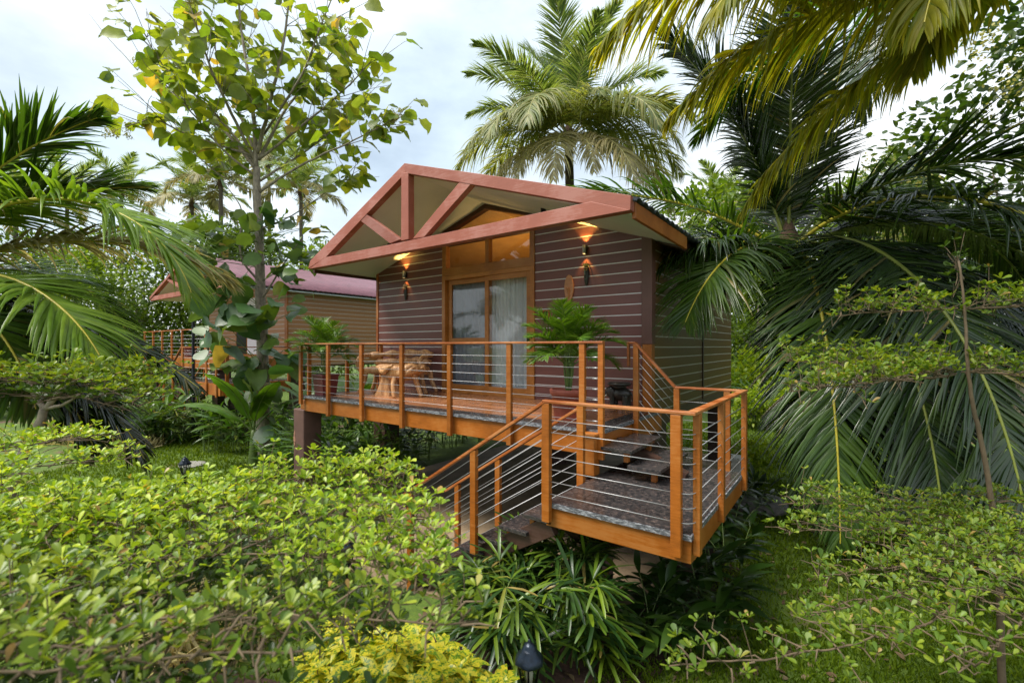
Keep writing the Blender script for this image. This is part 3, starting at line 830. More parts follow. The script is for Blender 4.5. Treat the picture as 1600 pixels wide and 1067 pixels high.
# ---- porch soffit
EYB = 6.62
def quad_slab(p, th, mb, mi=0):
    """p four top corners, thickness th downwards"""
    p = [np.array(q, float) for q in p]; b = [q - [0, 0, th] for q in p]
    mb.add(p + b, [(0,1,2,3),(7,6,5,4),(0,4,5,1),(1,5,6,2),(2,6,7,3),(3,7,4,0)], mi)
s = MB()
YF = YT + .06
quad_slab([(-8.02, YF, zr(1.455)), (XC, YF, zr(S_A)), (XC, EYB, zr(S_A)), (-8.72, EYB, zr(S_A - .315 * 3.35))], .02, s)
quad_slab([(XC, YF, zr(S_A)), (-1.86, YF, zr(1.425)), (-1.86, EYB, zr(1.425)), (XC, EYB, zr(S_A))], .02, s)
part(s, 'soffit', M['soffit'])
# ---- corrugated roof
def roof_sheet(name, p00, p10, p11, p01, nu, nv, amp, per, m, th=.02, parent=None):
    """p00-p10 ridge (front->back), p01-p11 eave; corrugations run ridge->eave"""
    p00, p10, p11, p01 = [np.array(q, float) for q in (p00, p10, p11, p01)]
    U = np.linspace(0, 1, nu); Vv = np.linspace(0, 1, nv)
    L = np.linalg.norm(p10 - p00)
    P = (p00[None, None]*(1-U)[:, None, None] + p10[None, None]*U[:, None, None])*(1-Vv)[None, :, None] + (p01[None, None]*(1-U)[:, None, None] + p11[None, None]*U[:, None, None])*Vv[None, :, None]
    ph = U * L / per * 2 * np.pi
    hgt = amp * (np.abs(np.sin(ph / 2)) ** .6)
    P[:, :, 2] += hgt[:, None]
    B = P - [0, 0, th]
    n = nu * nv
    i = np.arange(nu-1)[:, None]*nv; j = np.arange(nv-1)[None]
    f = np.stack([i+j, i+nv+j, i+nv+j+1, i+j+1], -1).reshape(-1, 4)
    e = np.arange(nu-1)*nv + nv - 1
    fe = np.stack([e, e + nv, e + nv + n, e + n], -1)
    e2 = np.arange(nv-1); fe2 = np.stack([e2, e2 + 1, e2 + 1 + n, e2 + n], -1)
    return link(name, np_mesh(name, np.concatenate([P.reshape(-1, 3), B.reshape(-1, 3)]), [np.concatenate([f, f[:, ::-1] + n, fe, fe2])], m, smooth=True), parent or house)
RA = zr(2.74)
RY0, RY1 = YT + .0, YB + .35
roof_sheet('roof', (XC, RY0, RA - .03), (XC, RY1, RA - .03), (-1.78, RY1, zr(1.535)), (-1.78, RY0, zr(1.535)), 340, 3, .045, .19, M['roof'])
roof_sheet('roof', (XC, RY0, RA - .03), (XC, EYB, RA - .03), (-8.78, EYB, zr(1.66)), (-8.05, RY0, zr(1.55)), 96, 3, .045, .19, M['roof'])
roof_sheet('roof', (XC, EYB + .002, RA - .03), (XC, RY1, RA - .03), (-8.8, RY1, zr(1.66)), (-8.8, EYB + .002, zr(1.66)), 250, 3, .045, .19, M['roof'])
c = MB(); c.prism([(XC - .2, RA - .06), (XC, RA + .035), (XC + .2, RA - .06), (XC + .2, RA - .075), (XC, RA + .01), (XC - .2, RA - .075)], 'y', RY0 + .05, RY1); part(c, 'ridge_cap', M['roof'])
# fascia boards along the eaves
f = MB(); f.box(-1.855, -1.815, YT + .06, 6.62, zr(1.36), zr(1.535)); part(f, 'fascia_board', M['orange'], bevel=.004)
f = MB(); f.box(-1.97, -1.93, 6.62, RY1, zr(1.40), zr(1.56)); part(f, 'fascia_board', M['darkbrown'])
f = MB(); f.bar((-8.05, YT + .06, zr(1.43)), (-8.75, 6.62, zr(1.57)), .04, .12); part(f, 'fascia_board', M['darkbrown'])
f = MB(); f.bar((-8.75, 6.63, zr(1.57)), (-9.0, RY1, zr(1.57)), .04, .14); part(f, 'fascia_board', M['darkbrown'])
# rafters under the right eave behind the porch
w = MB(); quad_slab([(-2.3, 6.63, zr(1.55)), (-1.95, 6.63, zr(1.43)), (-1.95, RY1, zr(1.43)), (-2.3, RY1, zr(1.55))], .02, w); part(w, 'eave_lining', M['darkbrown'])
# ---- gable truss in front
TP = lambda x, y: tuple(wl(440 + x / 2.66667, 240 + y / 2.66667, YT)[[0, 2]])
tr = MB()
ya, yb = YT - .055, YT + .055
aO = TP(524, 45); rO = TP(1463, 180); rB = TP(1461, 240); aI = TP(527, 86); rI = TP(1300, 208)
lB = TP(122, 481); lO = TP(150, 384)
lO = TP(131, 448)
lI = TP(196, 434)
aIl = TP(514, 88)
tr.prism([aO, rO, rB, (rB[0] - .18, rB[1] + .045), aI], 'y', ya, yb)
truss = part(tr, 'gable_truss', M['truss'], bevel=.004)
k = MB(); k.prism([aO, aI, lI, lB, lO], 'y', ya, yb); k.build('rafter', M['truss'], truss, .004)
k = MB(); k.prism([TP(505, 374), TP(1300, 206), TP(1462, 241), TP(125, 483), TP(196, 434)], 'y', ya - .004, yb + .004); k.build('tie_beam', M['truss'], truss, .004)
k = MB(); k.prism([TP(511, 84), TP(540, 84), TP(541, 360), TP(510, 366)], 'y', ya - .003, yb + .003); k.build('king_post', M['truss'], truss, .004)
k = MB(); k.prism([TP(752, 122), TP(800, 130), TP(604, 350), TP(556, 358)], 'y', ya + .006, yb - .006); k.build('strut', M['truss'], truss, .004)
k = MB(); k.prism([TP(313, 263), TP(345, 243), TP(505, 360), TP(462, 377)], 'y', ya + .006, yb - .006); k.build('strut', M['truss'], truss, .004)
# ---- deck
DX0, DX1, DY0 = -8.05, -2.12, 4.48
dk = MB(); dk.box(DX0 + .22, DX1 - .22, DY0 + .24, YW - .001, DZ - .04, DZ)
deck = part(dk, 'deck', M['tile'])
g = MB()
g.box(DX0, DX1, DY0 + .012, DY0 + .239, DZ - .038, DZ + .002); g.box(DX0, DX0 + .219, DY0 + .24, YW - .002, DZ - .038, DZ + .002); g.box(DX1 - .219, DX1, DY0 + .24, YW - .03, DZ - .038, DZ + .002)
g.build('granite_border', M['granite'], deck)
g = MB(); g.box(DX0 - .01, DX1 + .012, DY0, DY0 + .011, DZ - .042, DZ + .001); g.box(DX1 + .001, DX1 + .012, DY0 + .012, YW - .03, DZ - .042, DZ + .001); g.build('granite_edge', M['granite_edge'], deck)
b = MB()
b.box(DX0, DX1, DY0 + .03, DY0 + .11, zr(-1.185), DZ - .043); b.build('front_beam', M['orange'], deck, .006)
b = MB(); b.box(DX1 - .09, DX1 - .01, DY0 + .111, YW, zr(-1.185), DZ - .043); b.build('side_beam', M['orange'], deck, .006)
b = MB(); b.box(DX0 + .01, DX0 + .09, DY0 + .111, YW, zr(-1.185), DZ - .043); b.build('side_beam', M['orange'], deck, .006)
b = MB(); b.box(XL, -2.27, YW + .13, YB, DZ - .3, DZ - .11); b.box(DX0 + .1, DX1 - .1, DY0 + .12, YW + .12, DZ - .1, DZ - .041); b.build('floor_slab', M['darkbrown'], deck)
# stilts
def pillar(x0, x1, y0, y1, z1, m='concrete'):
    p = MB(); p.box(x0, x1, y0, y1, -.2, z1); return part(p, 'pillar', M[m], bevel=.02)
pl = pillar(-8.42, -8.06, 4.50, 4.86, zr(-1.19) + .02)
p = MB(); p.box(-8.2, -8.06, 4.52, 4.62, zr(-1.165), zr(-1.0)); p.build('bracket', M['orange'], pl, .004)
M['brick'] = simple('bare_brick', (.30, .15, .10), .9, var=.5, scale=18, bmp=.9)
rp = random.Random(4)
def flake(cx, cz, w, h, nm='bare_patch'):
    n = 16; pts = [(cx + w*math.cos(2*math.pi*i/n)*rp.uniform(.6, 1.1), cz + h*math.sin(2*math.pi*i/n)*rp.uniform(.7, 1.1)) for i in range(n)]
    q = MB(); q.prism(pts, 'y', 4.494, 4.515); q.build(nm, M['brick'], pl)
flake(-8.37, .98, .04, .17); flake(-8.25, .30, .13, .12)
pillar(-8.42, -8.02, 6.3, 6.7, DZ - .3, 'darkbrown'); pillar(-2.66, -2.3, 6.9, 7.26, DZ - .3, 'darkbrown'); pillar(-2.66, -2.3, 11.4, 11.76, DZ - .3, 'darkbrown')
pillar(-5.5, -5.1, 9.0, 9.4, DZ - .3, 'darkbrown'); pillar(-8.4, -8.0, 11.4, 11.8, DZ - .3, 'darkbrown')
# ---- deck railing: handrail is the part, posts and cables its sub-parts
RH = zr(.055)
def post(x, y, z0, z1, parent, w=.066, dpt=.05, name='post'):
    p = MB(); p.box(x - w/2, x + w/2, y - dpt/2, y + dpt/2, z0, z1); o = p.build(name, M['orange'], parent, .005)
    return o
def cable(a, b, parent, r=.0032):
    c = MB(); c.tube([a, b], r, 6); return c.build('cable', M['steel'], parent)
yp = DY0 - .026
rl = MB(); rl.box(-8.12, -2.07, yp - .034, yp + .034, RH - .026, RH); railing = part(rl, 'railing', M['rail'], bevel=.006)
PX = [-8.07, -7.19, -6.25, -5.28, -4.31, -3.31, -2.32, -2.10]
for i, x in enumerate(PX):
    post(x, yp, zr(-1.20) if i else zr(-1.06), RH - .0265, railing, .068 if i < 7 else .06)
NC = 7
cz = [DZ + .10 + i * (RH - .1 - DZ - .06) / NC for i in range(NC)]
for z in cz: cable((-8.07, yp, z), (-2.10, yp, z), railing)
# studs where the cables end
for z in cz:
    c = MB(); c.tube([(-2.20, yp, z), (-2.135, yp, z)], .009, 8); c.build('cable_end', M['steel'], railing)
rl = MB(); rl.box(-8.115, -8.045, yp + .035, YW - .03, RH - .026, RH); rside = part(rl, 'railing', M['rail'], bevel=.006)
for y in (4.62, 5.42, 6.25): post(-8.08, y, zr(-1.06), RH - .0265, rside, .05, .066)
for z in cz: cable((-8.08, yp, z), (-8.08, YW - .03, z), rside)
# ---- landing
LX0, LX1, LY0, LY1 = -2.12, -.90, 3.40, 5.42
ld = MB(); ld.box(LX0 + .001, LX1 - .012, LY0 + .012, LY1, LZ - .04, LZ); landing = part(ld, 'landing', M['granite'])
e = MB(); e.box(LX0, LX1, LY0, LY0 + .011, LZ - .042, LZ - .001); e.box(LX1 - .011, LX1, LY0 + .0115, LY1, LZ - .042, LZ - .001); e.build('granite_edge', M['granite_edge'], landing)
zb0 = zr(-1.575)
b = MB(); b.box(LX0 - .02, LX1 - .01, LY0 + .02, LY0 + .10, zb0, LZ - .043); b.build('front_beam', M['orange'], landing, .006)
b = MB(); b.box(LX1 - .085, LX1 - .006, LY0 + .101, LY1 - .02, zb0, LZ - .043); b.build('side_beam', M['orange'], landing, .006)
b = MB(); b.box(LX0 + .0, LX0 + .08, LY0 + .101, LY1 - .02, zb0, LZ - .043); b.build('side_beam', M['orange'], landing, .006)
b = MB(); b.box(LX0 + .081, LX1 - .086, LY1 - .1, LY1 - .02, zb0, LZ - .043); b.build('back_beam', M['orange'], landing, .006)
# central support: concrete stub, steel post, braces
sp = MB(); sp.box(-2.38, -2.0, 4.2, 4.56, -.2, zr(-2.22)); sup = part(sp, 'pillar', M['concrete'], bevel=.03)
q = MB(); q.box(-2.28, -2.125, 4.36, 4.50, zr(-2.22), LZ - .05); q.build('steel_post', M['darkbrown'], sup, .006)
for a, b_ in (((-2.16, 4.36, zr(-2.1)), (-2.05, 3.52, zb0 + .03)), ((-2.12, 4.40, zr(-2.1)), (-1.15, 3.95, zb0 + .0)), ((-2.12, 4.48, zr(-2.1)), (-1.3, 5.2, zb0 + .0))):
    q = MB(); q.bar(a, b_, .09, .09); q.build('brace', M['darkbrown'], sup, .005)
q = MB(); q.box(-2.275, -2.13, 4.345, 4.478, LZ + .001, zr(-.86) - .1); q.box(-2.29, -2.115, 4.33, 4.478, LZ + .41, LZ + .44); q.build('steel_column', M['orange'], sup, .006)
# ---- landing railing
LR = zr(-.465)
lr = MB()
lr.box(LX0 - .02, LX1 + .04, LY0 - .055, LY0 + .009, LR - .026, LR)
lrail = part(lr, 'landing_railing', M['rail'], bevel=.006)
yq = LY0 - .024
for x in (-2.105, -1.0): post(x, yq, zr(-1.52), LR - .0265, lrail, .075, .055)
lcz = [LZ + .085 + i * (LR - .09 - LZ - .06) / 7 for i in range(7)]
for z in lcz: cable((-2.105, yq, z), (-1.0, yq, z), lrail, .0036)
lr = MB(); lr.box(LX1 - .03, LX1 + .04, LY0 + .0095, LY1 + .03, LR - .026, LR); lrail2 = part(lr, 'landing_railing', M['rail'], bevel=.006)
xq = LX1 + .018
for y in (3.49, 4.28, 5.36): post(xq, y, zr(-1.52), LR - .0265, lrail2, .05, .07)
for z in lcz:
    cable((xq, 3.49, z), (xq, 5.36, z), lrail2, .0036)
    c = MB(); c.tube(smooth_path([(-1.0, yq, z), (-.935, yq + .012, z), (xq - .012, 3.43, z), (xq, 3.49, z)], 3), .0036, 6); c.build('cable', M['steel'], lrail2)
lr = MB(); lr.box(-1.62, LX1 - .031, LY1 - .03, LY1 + .03, LR - .026, LR); lrail3 = part(lr, 'landing_railing', M['rail'], bevel=.006)
for x in (-1.60, -1.06): post(x, LY1, zr(-1.5) if x > -1.5 else LZ - .2, LR - .0265, lrail3)
for z in lcz: cable((-1.60, LY1, z), (-1.06, LY1, z), lrail3)
# ---- steps deck -> landing
rise = (DZ - LZ) / 3
st = MB(); st.bar((-2.11, 4.9, DZ - .18), (-1.35, 4.9, LZ - .0), .12, .10); steps = part(st, 'deck_steps', M['darkbrown'])
for i in (1, 2):
    z = DZ - rise * i; x1 = -2.10 + .29 * i + .06
    q = MB(); q.box(x1 - .34, x1, 4.42, 5.36, z - .035, z); q.build('tread', M['granite'], steps, .003)
    for y in (4.55, 5.2):
        q = MB(); q.box(x1 - .13, x1 - .08, y - .03, y + .03, z - rise + (.0 if i == 2 else .0), z - .036); q.build('tread_support', M['orange'], steps, .004)
# sloping rail beside the steps
a = np.array((-2.10, LY1, RH)); b_ = np.array((-1.62, LY1, LR))
sr = MB(); sr.bar(a - [0, 0, .013], b_ - [0, 0, .013], .06, .026); sr.box(-2.20, -2.10, LY1 - .03, LY1 + .03, RH - .026, RH + .001); sr.box(-2.2, -2.175, LY1 - .03, LY1 + .03, RH - .30, RH - .027)
srl = part(sr, 'step_railing', M['rail'], bevel=.004)
post(-2.09, LY1, zr(-1.1), RH - .03, srl)
for i in range(8):
    o = -.10 - i * .115
    cable(a + [0, 0, o], b_ + [0, 0, o], srl)
# ---- staircase down to the garden
NR = 8; rs = LZ / NR; run = .265
sc_ = MB()
for y in (LY0 + .1, 4.12):
    sc_.bar((LX0 - .0, y, LZ - .235), (LX0 - run * (NR - .3), y, -.12 + rs * .3), .07, .17)
stair = part(sc_, 'staircase', M['darkbrown'], bevel=.006)
for i in range(1, NR):
    z = LZ - rs * i; x1 = LX0 - run * (i - 1) + .03
    q = MB(); q.box(x1 - .31, x1, LY0 + .02, 4.2, z - .035, z); q.build('tread', [M['granite'], M['granite_edge']], stair, .003)
    for y in (LY0 + .10, 4.12):
        q = MB(); q.box(x1 - .26, x1 - .21, y - .028, y + .028, z - rs + (.0 if i < NR - 1 else 0), z - .036); q.build('tread_support', M['orange'], stair, .004)
slope = rs / run
def stair_rail(y, name, xs, xtop, ztop, xend):
    a = np.array((xtop, y, ztop)); b = np.array((xend, y, ztop - slope * (xtop - xend)))
    r = MB(); r.bar(a - [0, 0, .013], b - [0, 0, .013], .062, .028); o = part(r, name, M['rail'], bevel=.005)
    for x, zb_ in xs: post(x, y, zb_, ztop - slope * (xtop - x) - .02, o, .07, .05)
    for i in range(7):
        k = -.10 - i * .115
        cable(a + [0, 0, k], b + [0, 0, k], o)
    return o
stair_rail(LY0 - .024, 'stair_railing', [(-2.94, zr(-2.02)), (-3.86, .02)], -2.12, LR - .005, -4.1)
o2 = stair_rail(4.17, 'stair_railing', [(-2.62, LZ - .33), (-3.26, LZ - .75), (-3.9, 0.02)], -2.18, zr(-.60), -4.1)
post(-2.18, 4.15, LZ - .1, zr(-.59), o2, .075, .055)

# ---------------------------------------------------------------- things on the cabin
def wall_lamp(x, label):
    t = empty('wall_lamp', (x, YW, zr(1.51)), label, 'wall lamp', 'up and down wall lamps')
    z0, z1 = zr(1.443), zr(1.580); y = YW - .075
    b = MB(); b.lathe([(.026, z0), (.031, z0), (.031, z1), (.026, z1), (.026, z1 - .02), (0, z1 - .02)], (x, y, 0), 20); b.lathe([(0, z0 + .02), (.026, z0 + .02), (.026, z0)], (x, y, 0), 20)
    b.build('lamp_body', M['steel'], t)
    b = MB(); b.box(x - .03, x + .03, YW - .045, YW - .001, z0 + .005, z1 - .005); b.build('wall_mount', M['black'], t, .003)
    for zz, nm in ((z0 + .012, 'bulb'), (z1 - .012, 'bulb')):
        b = MB(); b.lathe([(0, -.006), (.02, -.006), (.02, .006), (0, .006)], (x, y, zz), 12); b.build(nm, M['lampglow'], t)
    for zz, rx in ((z1 + .01, math.pi), (z0 - .01, 0)):
        l = bpy.data.lights.new('wall_lamp_light', 'SPOT'); l.energy = 14 if rx else 6; l.color = (1, .55, .12); l.spot_size = R(88); l.spot_blend = .6; l.shadow_soft_size = .012
        o = bpy.data.objects.new('wall_lamp_light', l); col.objects.link(o); o.location = (x, y + .02, zz); o.rotation_euler = (rx, 0, 0)
m, nt, b = mat('lamp_glow'); b.inputs['Emission Color'].default_value = (1, .6, .2, 1); b.inputs['Emission Strength'].default_value = 6; M['lampglow'] = m
wall_lamp(-3.32, 'steel up-and-down lamp on the brown wall right of the door')
wall_lamp(-7.56, 'steel up-and-down lamp on the brown wall left of the door')
def mask(x, z0, z1, w, label, pal):
    t = empty('carved_mask', (x, YW, z0), label, 'wall mask', 'carved masks below the wall lamps')
    H = z1 - z0; V = []; Fq = []; nu, nv = 11, 21
    for j in range(nv):
        v = j / (nv - 1); hw = w/2 * (math.sin(math.pi * min(1, .12 + v*.95))**.55) * (.55 + .45 * v)
        for i in range(nu):
            u = -1 + 2*i/(nu-1); dep = .055 * math.sqrt(max(0, 1 - u*u*.96)) * (.5 + .5*math.sin(math.pi*min(1, .1+.9*v)))
            nose = .022 * max(0, 1 - abs(u)*3.2) * max(0, 1 - abs(v - .5)*5)
            V.append((x + u*hw, YW - .004 - dep - nose, z0 + v*H))
    for j in range(nv-1):
        for i in range(nu-1): Fq.append((j*nu+i, j*nu+i+1, (j+1)*nu+i+1, (j+1)*nu+i))
    mb = MB(); mb.add(V, Fq, 0, True); mb.build('face', pal[0], t)
    q = MB(); q.lathe([(w*.42, 0), (w*.46, .012), (w*.44, .03)], (x, YW - .03, z0 + H*.80), 14); q.build('headband', pal[1], t)
    for sx in (-1, 1):
        q = MB(); q.lathe([(0, -.008), (w*.13, 0), (0, .008)], (x + sx*w*.2, YW - .058, z0 + H*.62), 10); q.build('eye', pal[1], t)
    q = MB(); q.box(x - w*.05, x + w*.05, YW - .082, YW - .06, z0 + H*.42, z0 + H*.62); q.build('nose', pal[2], t, .004)
    q = MB(); q.lathe([(0, -.006), (w*.16, 0), (0, .006)], (x, YW - .052, z0 + H*.27), 10); q.build('mouth', pal[2], t)
    for k in range(3):
        q = MB(); q.box(x - w*.3, x + w*.3, YW - .055, YW - .04, z0 + H*(.70 + .09*k), z0 + H*(.725 + .09*k)); q.build('painted_band', pal[1 + k % 2], t)
gold = simple('mask_gold', (.42, .32, .08), .4); teal = simple('mask_teal', (.10, .16, .14), .4); bone = simple('mask_bone', (.45, .40, .31), .5); dkr = simple('mask_red', (.16, .03, .02), .5)
mask(-3.31, zr(.955), zr(1.335), .115, 'long dark painted wall mask with gold lines under the right wall lamp', (M['ebony'], gold, teal))
mask(-7.56, zr(.98), zr(1.345), .105, 'narrow black and bone wall mask under the left wall lamp', (M['ebony'], bone, dkr))
# carved wooden plaque with cord
t = empty('wooden_plaque', (-3.62, YW, zr(.7)), 'oval carved wooden plaque hanging right of the door', 'wall ornament')
pts = [(math.cos(a)*.084*(1 - .22*(math.sin(a) < 0)*abs(math.sin(a))), math.sin(a)*.225) for a in np.linspace(0, 2*math.pi, 32, endpoint=False)]
q = MB(); q.prism([(-3.62 + x, zr(.925) + z) for x, z in pts], 'y', YW - .03, YW - .004); q.build('board', M['plaque'], t, .006)
q = MB(); q.prism([(-3.62 + x*.95 - .005, zr(.90) + z) for x, z in [(-.045, .05), (0, .03), (.02, .055), (.03, -.02), (.012, -.12), (-.004, -.14), (-.01, -.05)]], 'y', YW - .045, YW - .031); q.build('carved_figure', M['frame'], t, .004)
q = MB(); q.tube([(-3.625, YW - .012, zr(.70)), (-3.63, YW - .012, zr(.18))], .006, 6); q.build('cord', M['plaque'], t)
# socket box
t = empty('switch_box', (-4.06, YW, zr(.5)), 'small wooden framed switch box beside the door', 'switch box')
q = MB(); x, z = -4.06, zr(.545)
q.box(x - .065, x + .065, YW - .03, YW - .002, z + .04, z + .06); q.box(x - .065, x + .065, YW - .03, YW - .002, z - .06, z - .04); q.box(x - .065, x - .045, YW - .03, YW - .002, z - .04, z + .04); q.box(x + .045, x + .065, YW - .03, YW - .002, z - .04, z + .04); q.build('frame', M['frame'], t, .003)
q = MB(); q.box(x - .045, x + .045, YW - .015, YW - .002, z - .04, z + .04); q.build('switch_plate', M['black'], t)
# ceiling spots on the soffit
def spot(x, y, z, label):
    t = empty('ceiling_spot', (x, y, z), label, 'ceiling lamp', 'black porch ceiling spots')
    q = MB(); q.lathe([(.0, -.13), (.036, -.13), (.04, -.125), (.04, .02), (0, .02)], (x, y, z), 16); q.build('lamp_body', M['black'], t)
    q = MB(); q.lathe([(0, -.133), (.03, -.133)], (x, y, z), 14); q.build('lens', M['bulb'], t)
spot(-3.55, 5.6, zr(S_A - 1.82*S_SR) - .02, 'black cylinder spot under the right porch slope')
spot(-7.0, 5.6, zr(1.98), 'black cylinder spot under the left porch slope')
# curtains
def curtain(x0, x1, y, label, z0, z1, n=9):
    nu, nv = 90, 12; V = []; Fq = []
    for j in range(nv):
        v = j/(nv-1)
        for i in range(nu):
            u = i/(nu-1); ph = u*n*2*math.pi
            V.append((x0 + (x1-x0)*u + .012*math.sin(ph*.5 + v*2), y + .035*math.sin(ph + .6*math.sin(u*9)) * (.6 + .5*v) + .012*math.sin(ph*2.3), z0 + (z1-z0)*(1-v)))
    for j in range(nv-1):
        for i in range(nu-1): Fq.append((j*nu+i, (j+1)*nu+i, (j+1)*nu+i+1, j*nu+i+1))
    mb = MB(); mb.add(V, Fq, 0, True)
    o = mb.build('curtain', M['curtain']); tag(o, label, 'curtain', 'curtains behind the sliding door')
M['curtain'] = simple('grey_curtain_cloth', (.60, .61, .64), .85, var=.06, scale=3, bmp=.1)
curtain(-6.42, -5.30, YW + .17, 'grey curtain behind the screened left door panel', DZ + .03, HEAD - .03, 11)
curtain(-5.335, -4.30, YW + .185, 'pale curtain hanging behind the clear right door panel', DZ + .03, HEAD - .03, 8)
l = bpy.data.lights.new('room_lamp', 'AREA'); l.energy = 26; l.color = (1, .55, .17); l.shape = 'DISK'; l.size = .9
o = bpy.data.objects.new('room_lamp', l); col.objects.link(o); o.location = (-5.0, 8.1, DZ + 1.9); o.rotation_euler = (R(180), 0, 0)
# ================================================================ furniture on the deck
def lumpy(c, r, seed, amp=.18, nu=28, nv=18, squash=None, fr=3.0):
    """gnarled closed lump"""
    rs = np.random.default_rng(seed); ph = rs.uniform(0, 6, 12)
    V = []; Fq = []
    for j in range(nv + 1):
        t = math.pi * j / nv
        for i in range(nu):
            a = 2*math.pi*i/nu; d = np.array([math.sin(t)*math.cos(a), math.sin(t)*math.sin(a), math.cos(t)])
            k = 1 + amp*(math.sin(fr*a + ph[0] + 2*t) * .5 + math.sin(fr*2*a + ph[1] + 3*d[2]) * .28 + math.sin(5*t + ph[2] + 2*a)*.3 + .22*math.sin(11*a + ph[3] + 4*t))
            p = np.array(c) + d * np.array(r) * k
            if squash: p = squash(p, d, k)
            V.append(p)
    for j in range(nv):
        for i in range(nu): Fq.append((j*nu+i, (j+1)*nu+i, (j+1)*nu+(i+1) % nu, j*nu+(i+1) % nu))
    return V, Fq
# root table: stump + gnarled bowl-like top + two bent legs
T0 = np.array((-6.55, 5.52, DZ))
t = empty('root_table', T0, 'gnarled tree root table on a stump foot in front of the bench', 'table')
def hollow(p, d, k):
    if d[2] > .25:
        rr = math.hypot(d[0], d[1]); p[2] -= .17 * max(0, (1 - rr*1.05)) * (d[2]) + .0
    return p
V, Fq = lumpy(T0 + [0, 0, .48], (.47, .36, .17), 3, .20, 44, 20, hollow)
b = MB(); b.add(V, Fq, 0, True); b.build('table_top', M['drift'], t)
for k in range(5):
    a0 = k*1.25 + .4
    pth = [T0 + [.44*math.cos(a0 + s*.9), .34*math.sin(a0 + s*.9), .47 + .06*math.sin(s*5 + k) + .03*(k % 2)] for s in np.linspace(0, 1, 5)]
    b = MB(); b.tube(smooth_path(pth, 5), np.linspace(.055, .03, 21), 8); b.build('root_rim', M['drift'], t)
st_ = T0 + [-.33, -.03, 0]
V = []; Fq = []; nu = 40
for j, (z, r) in enumerate([(0, .235), (.04, .225), (.14, .19), (.26, .165), (.38, .155), (.5, .15)]):
    for i in range(nu):
        a = 2*math.pi*i/nu; rr = r*(1 + .10*math.sin(7*a + z*4) + .05*math.sin(15*a + z*9)) * (1 + .25*(1 - z*2)*max(0, math.sin(3*a + 1)))
        V.append(st_ + [rr*math.cos(a) + z*.12, rr*math.sin(a)*.9, z])
for j in range(5):
    for i in range(nu): Fq.append((j*nu+i, j*nu+(i+1) % nu, (j+1)*nu+(i+1) % nu, (j+1)*nu+i))
b = MB(); b.add(V, Fq, 0, True); b.build('stump', M['drift'], t)
for pth, r in (([(.10, -.22, .42), (.13, -.3, .22), (.20, -.33, 0)], .05), ([(.30, .02, .42), (.36, .05, .22), (.47, .05, 0)], .055)):
    b = MB(); b.tube(smooth_path([T0 + np.array(q) for q in pth], 5), np.linspace(r, r*.75, 11), 9); b.build('leg', M['drift'], t)
# root bench behind
A = np.array((-7.72, 5.72, DZ)); B = np.array((-6.62, 6.22, DZ)); dv = (B - A)/np.linalg.norm(B - A); nv_ = np.array((-dv[1], dv[0], 0))
t = empty('root_bench', (A + B)/2, 'polished root wood bench with curved arms beside the left railing', 'bench')
c0 = (A + B)/2
V = []; Fq = []
b = MB()
def pl_(u, v, z): return A + (B - A)*u + nv_*v + np.array((0, 0, z))
g = MB(); g.tube(smooth_path([pl_(-.02, -.18, .42), pl_(.3, -.2, .44), pl_(.65, -.16, .42), pl_(1.02, -.2, .43)], 6), [.07]*19, 9); g.tube(smooth_path([pl_(0, .02, .42), pl_(.5, .05, .43), pl_(1, .02, .42)], 6), [.085]*13, 9); g.build('seat', M['drift'], t)
g = MB(); g.tube(smooth_path([pl_(-.08, .12, .70), pl_(.2, .22, .74), pl_(.5, .2, .76), pl_(.8, .22, .77), pl_(1.05, .1, .74)], 6), [.06 + .02*math.sin(i) for i in range(25)], 9)
g.tube(smooth_path([pl_(0, .18, .58), pl_(.4, .22, .60), pl_(.75, .2, .62), pl_(1, .16, .58)], 6), [.065 + .015*math.sin(i*1.7) for i in range(19)], 9); g.build('backrest', M['drift'], t)
for u in (-.05, 1.03):
    g = MB(); g.tube(smooth_path([pl_(u, .12, .72), pl_(u - .06, -.1, .70), pl_(u - .07, -.26, .60), pl_(u - .03, -.24, .42)], 6), [.045]*19, 9); g.build('armrest', M['drift'], t)
for u, v in ((.0, -.2), (0.03, .15), (.97, -.2), (1, .15)):
    g = MB(); g.tube(smooth_path([pl_(u, v, .42), pl_(u + (u - .5)*.04, v*1.05, .22), pl_(u + (u - .5)*.2, v*1.25, 0)], 5), np.linspace(.05, .036, 11), 8); g.build('leg', M['drift'], t)
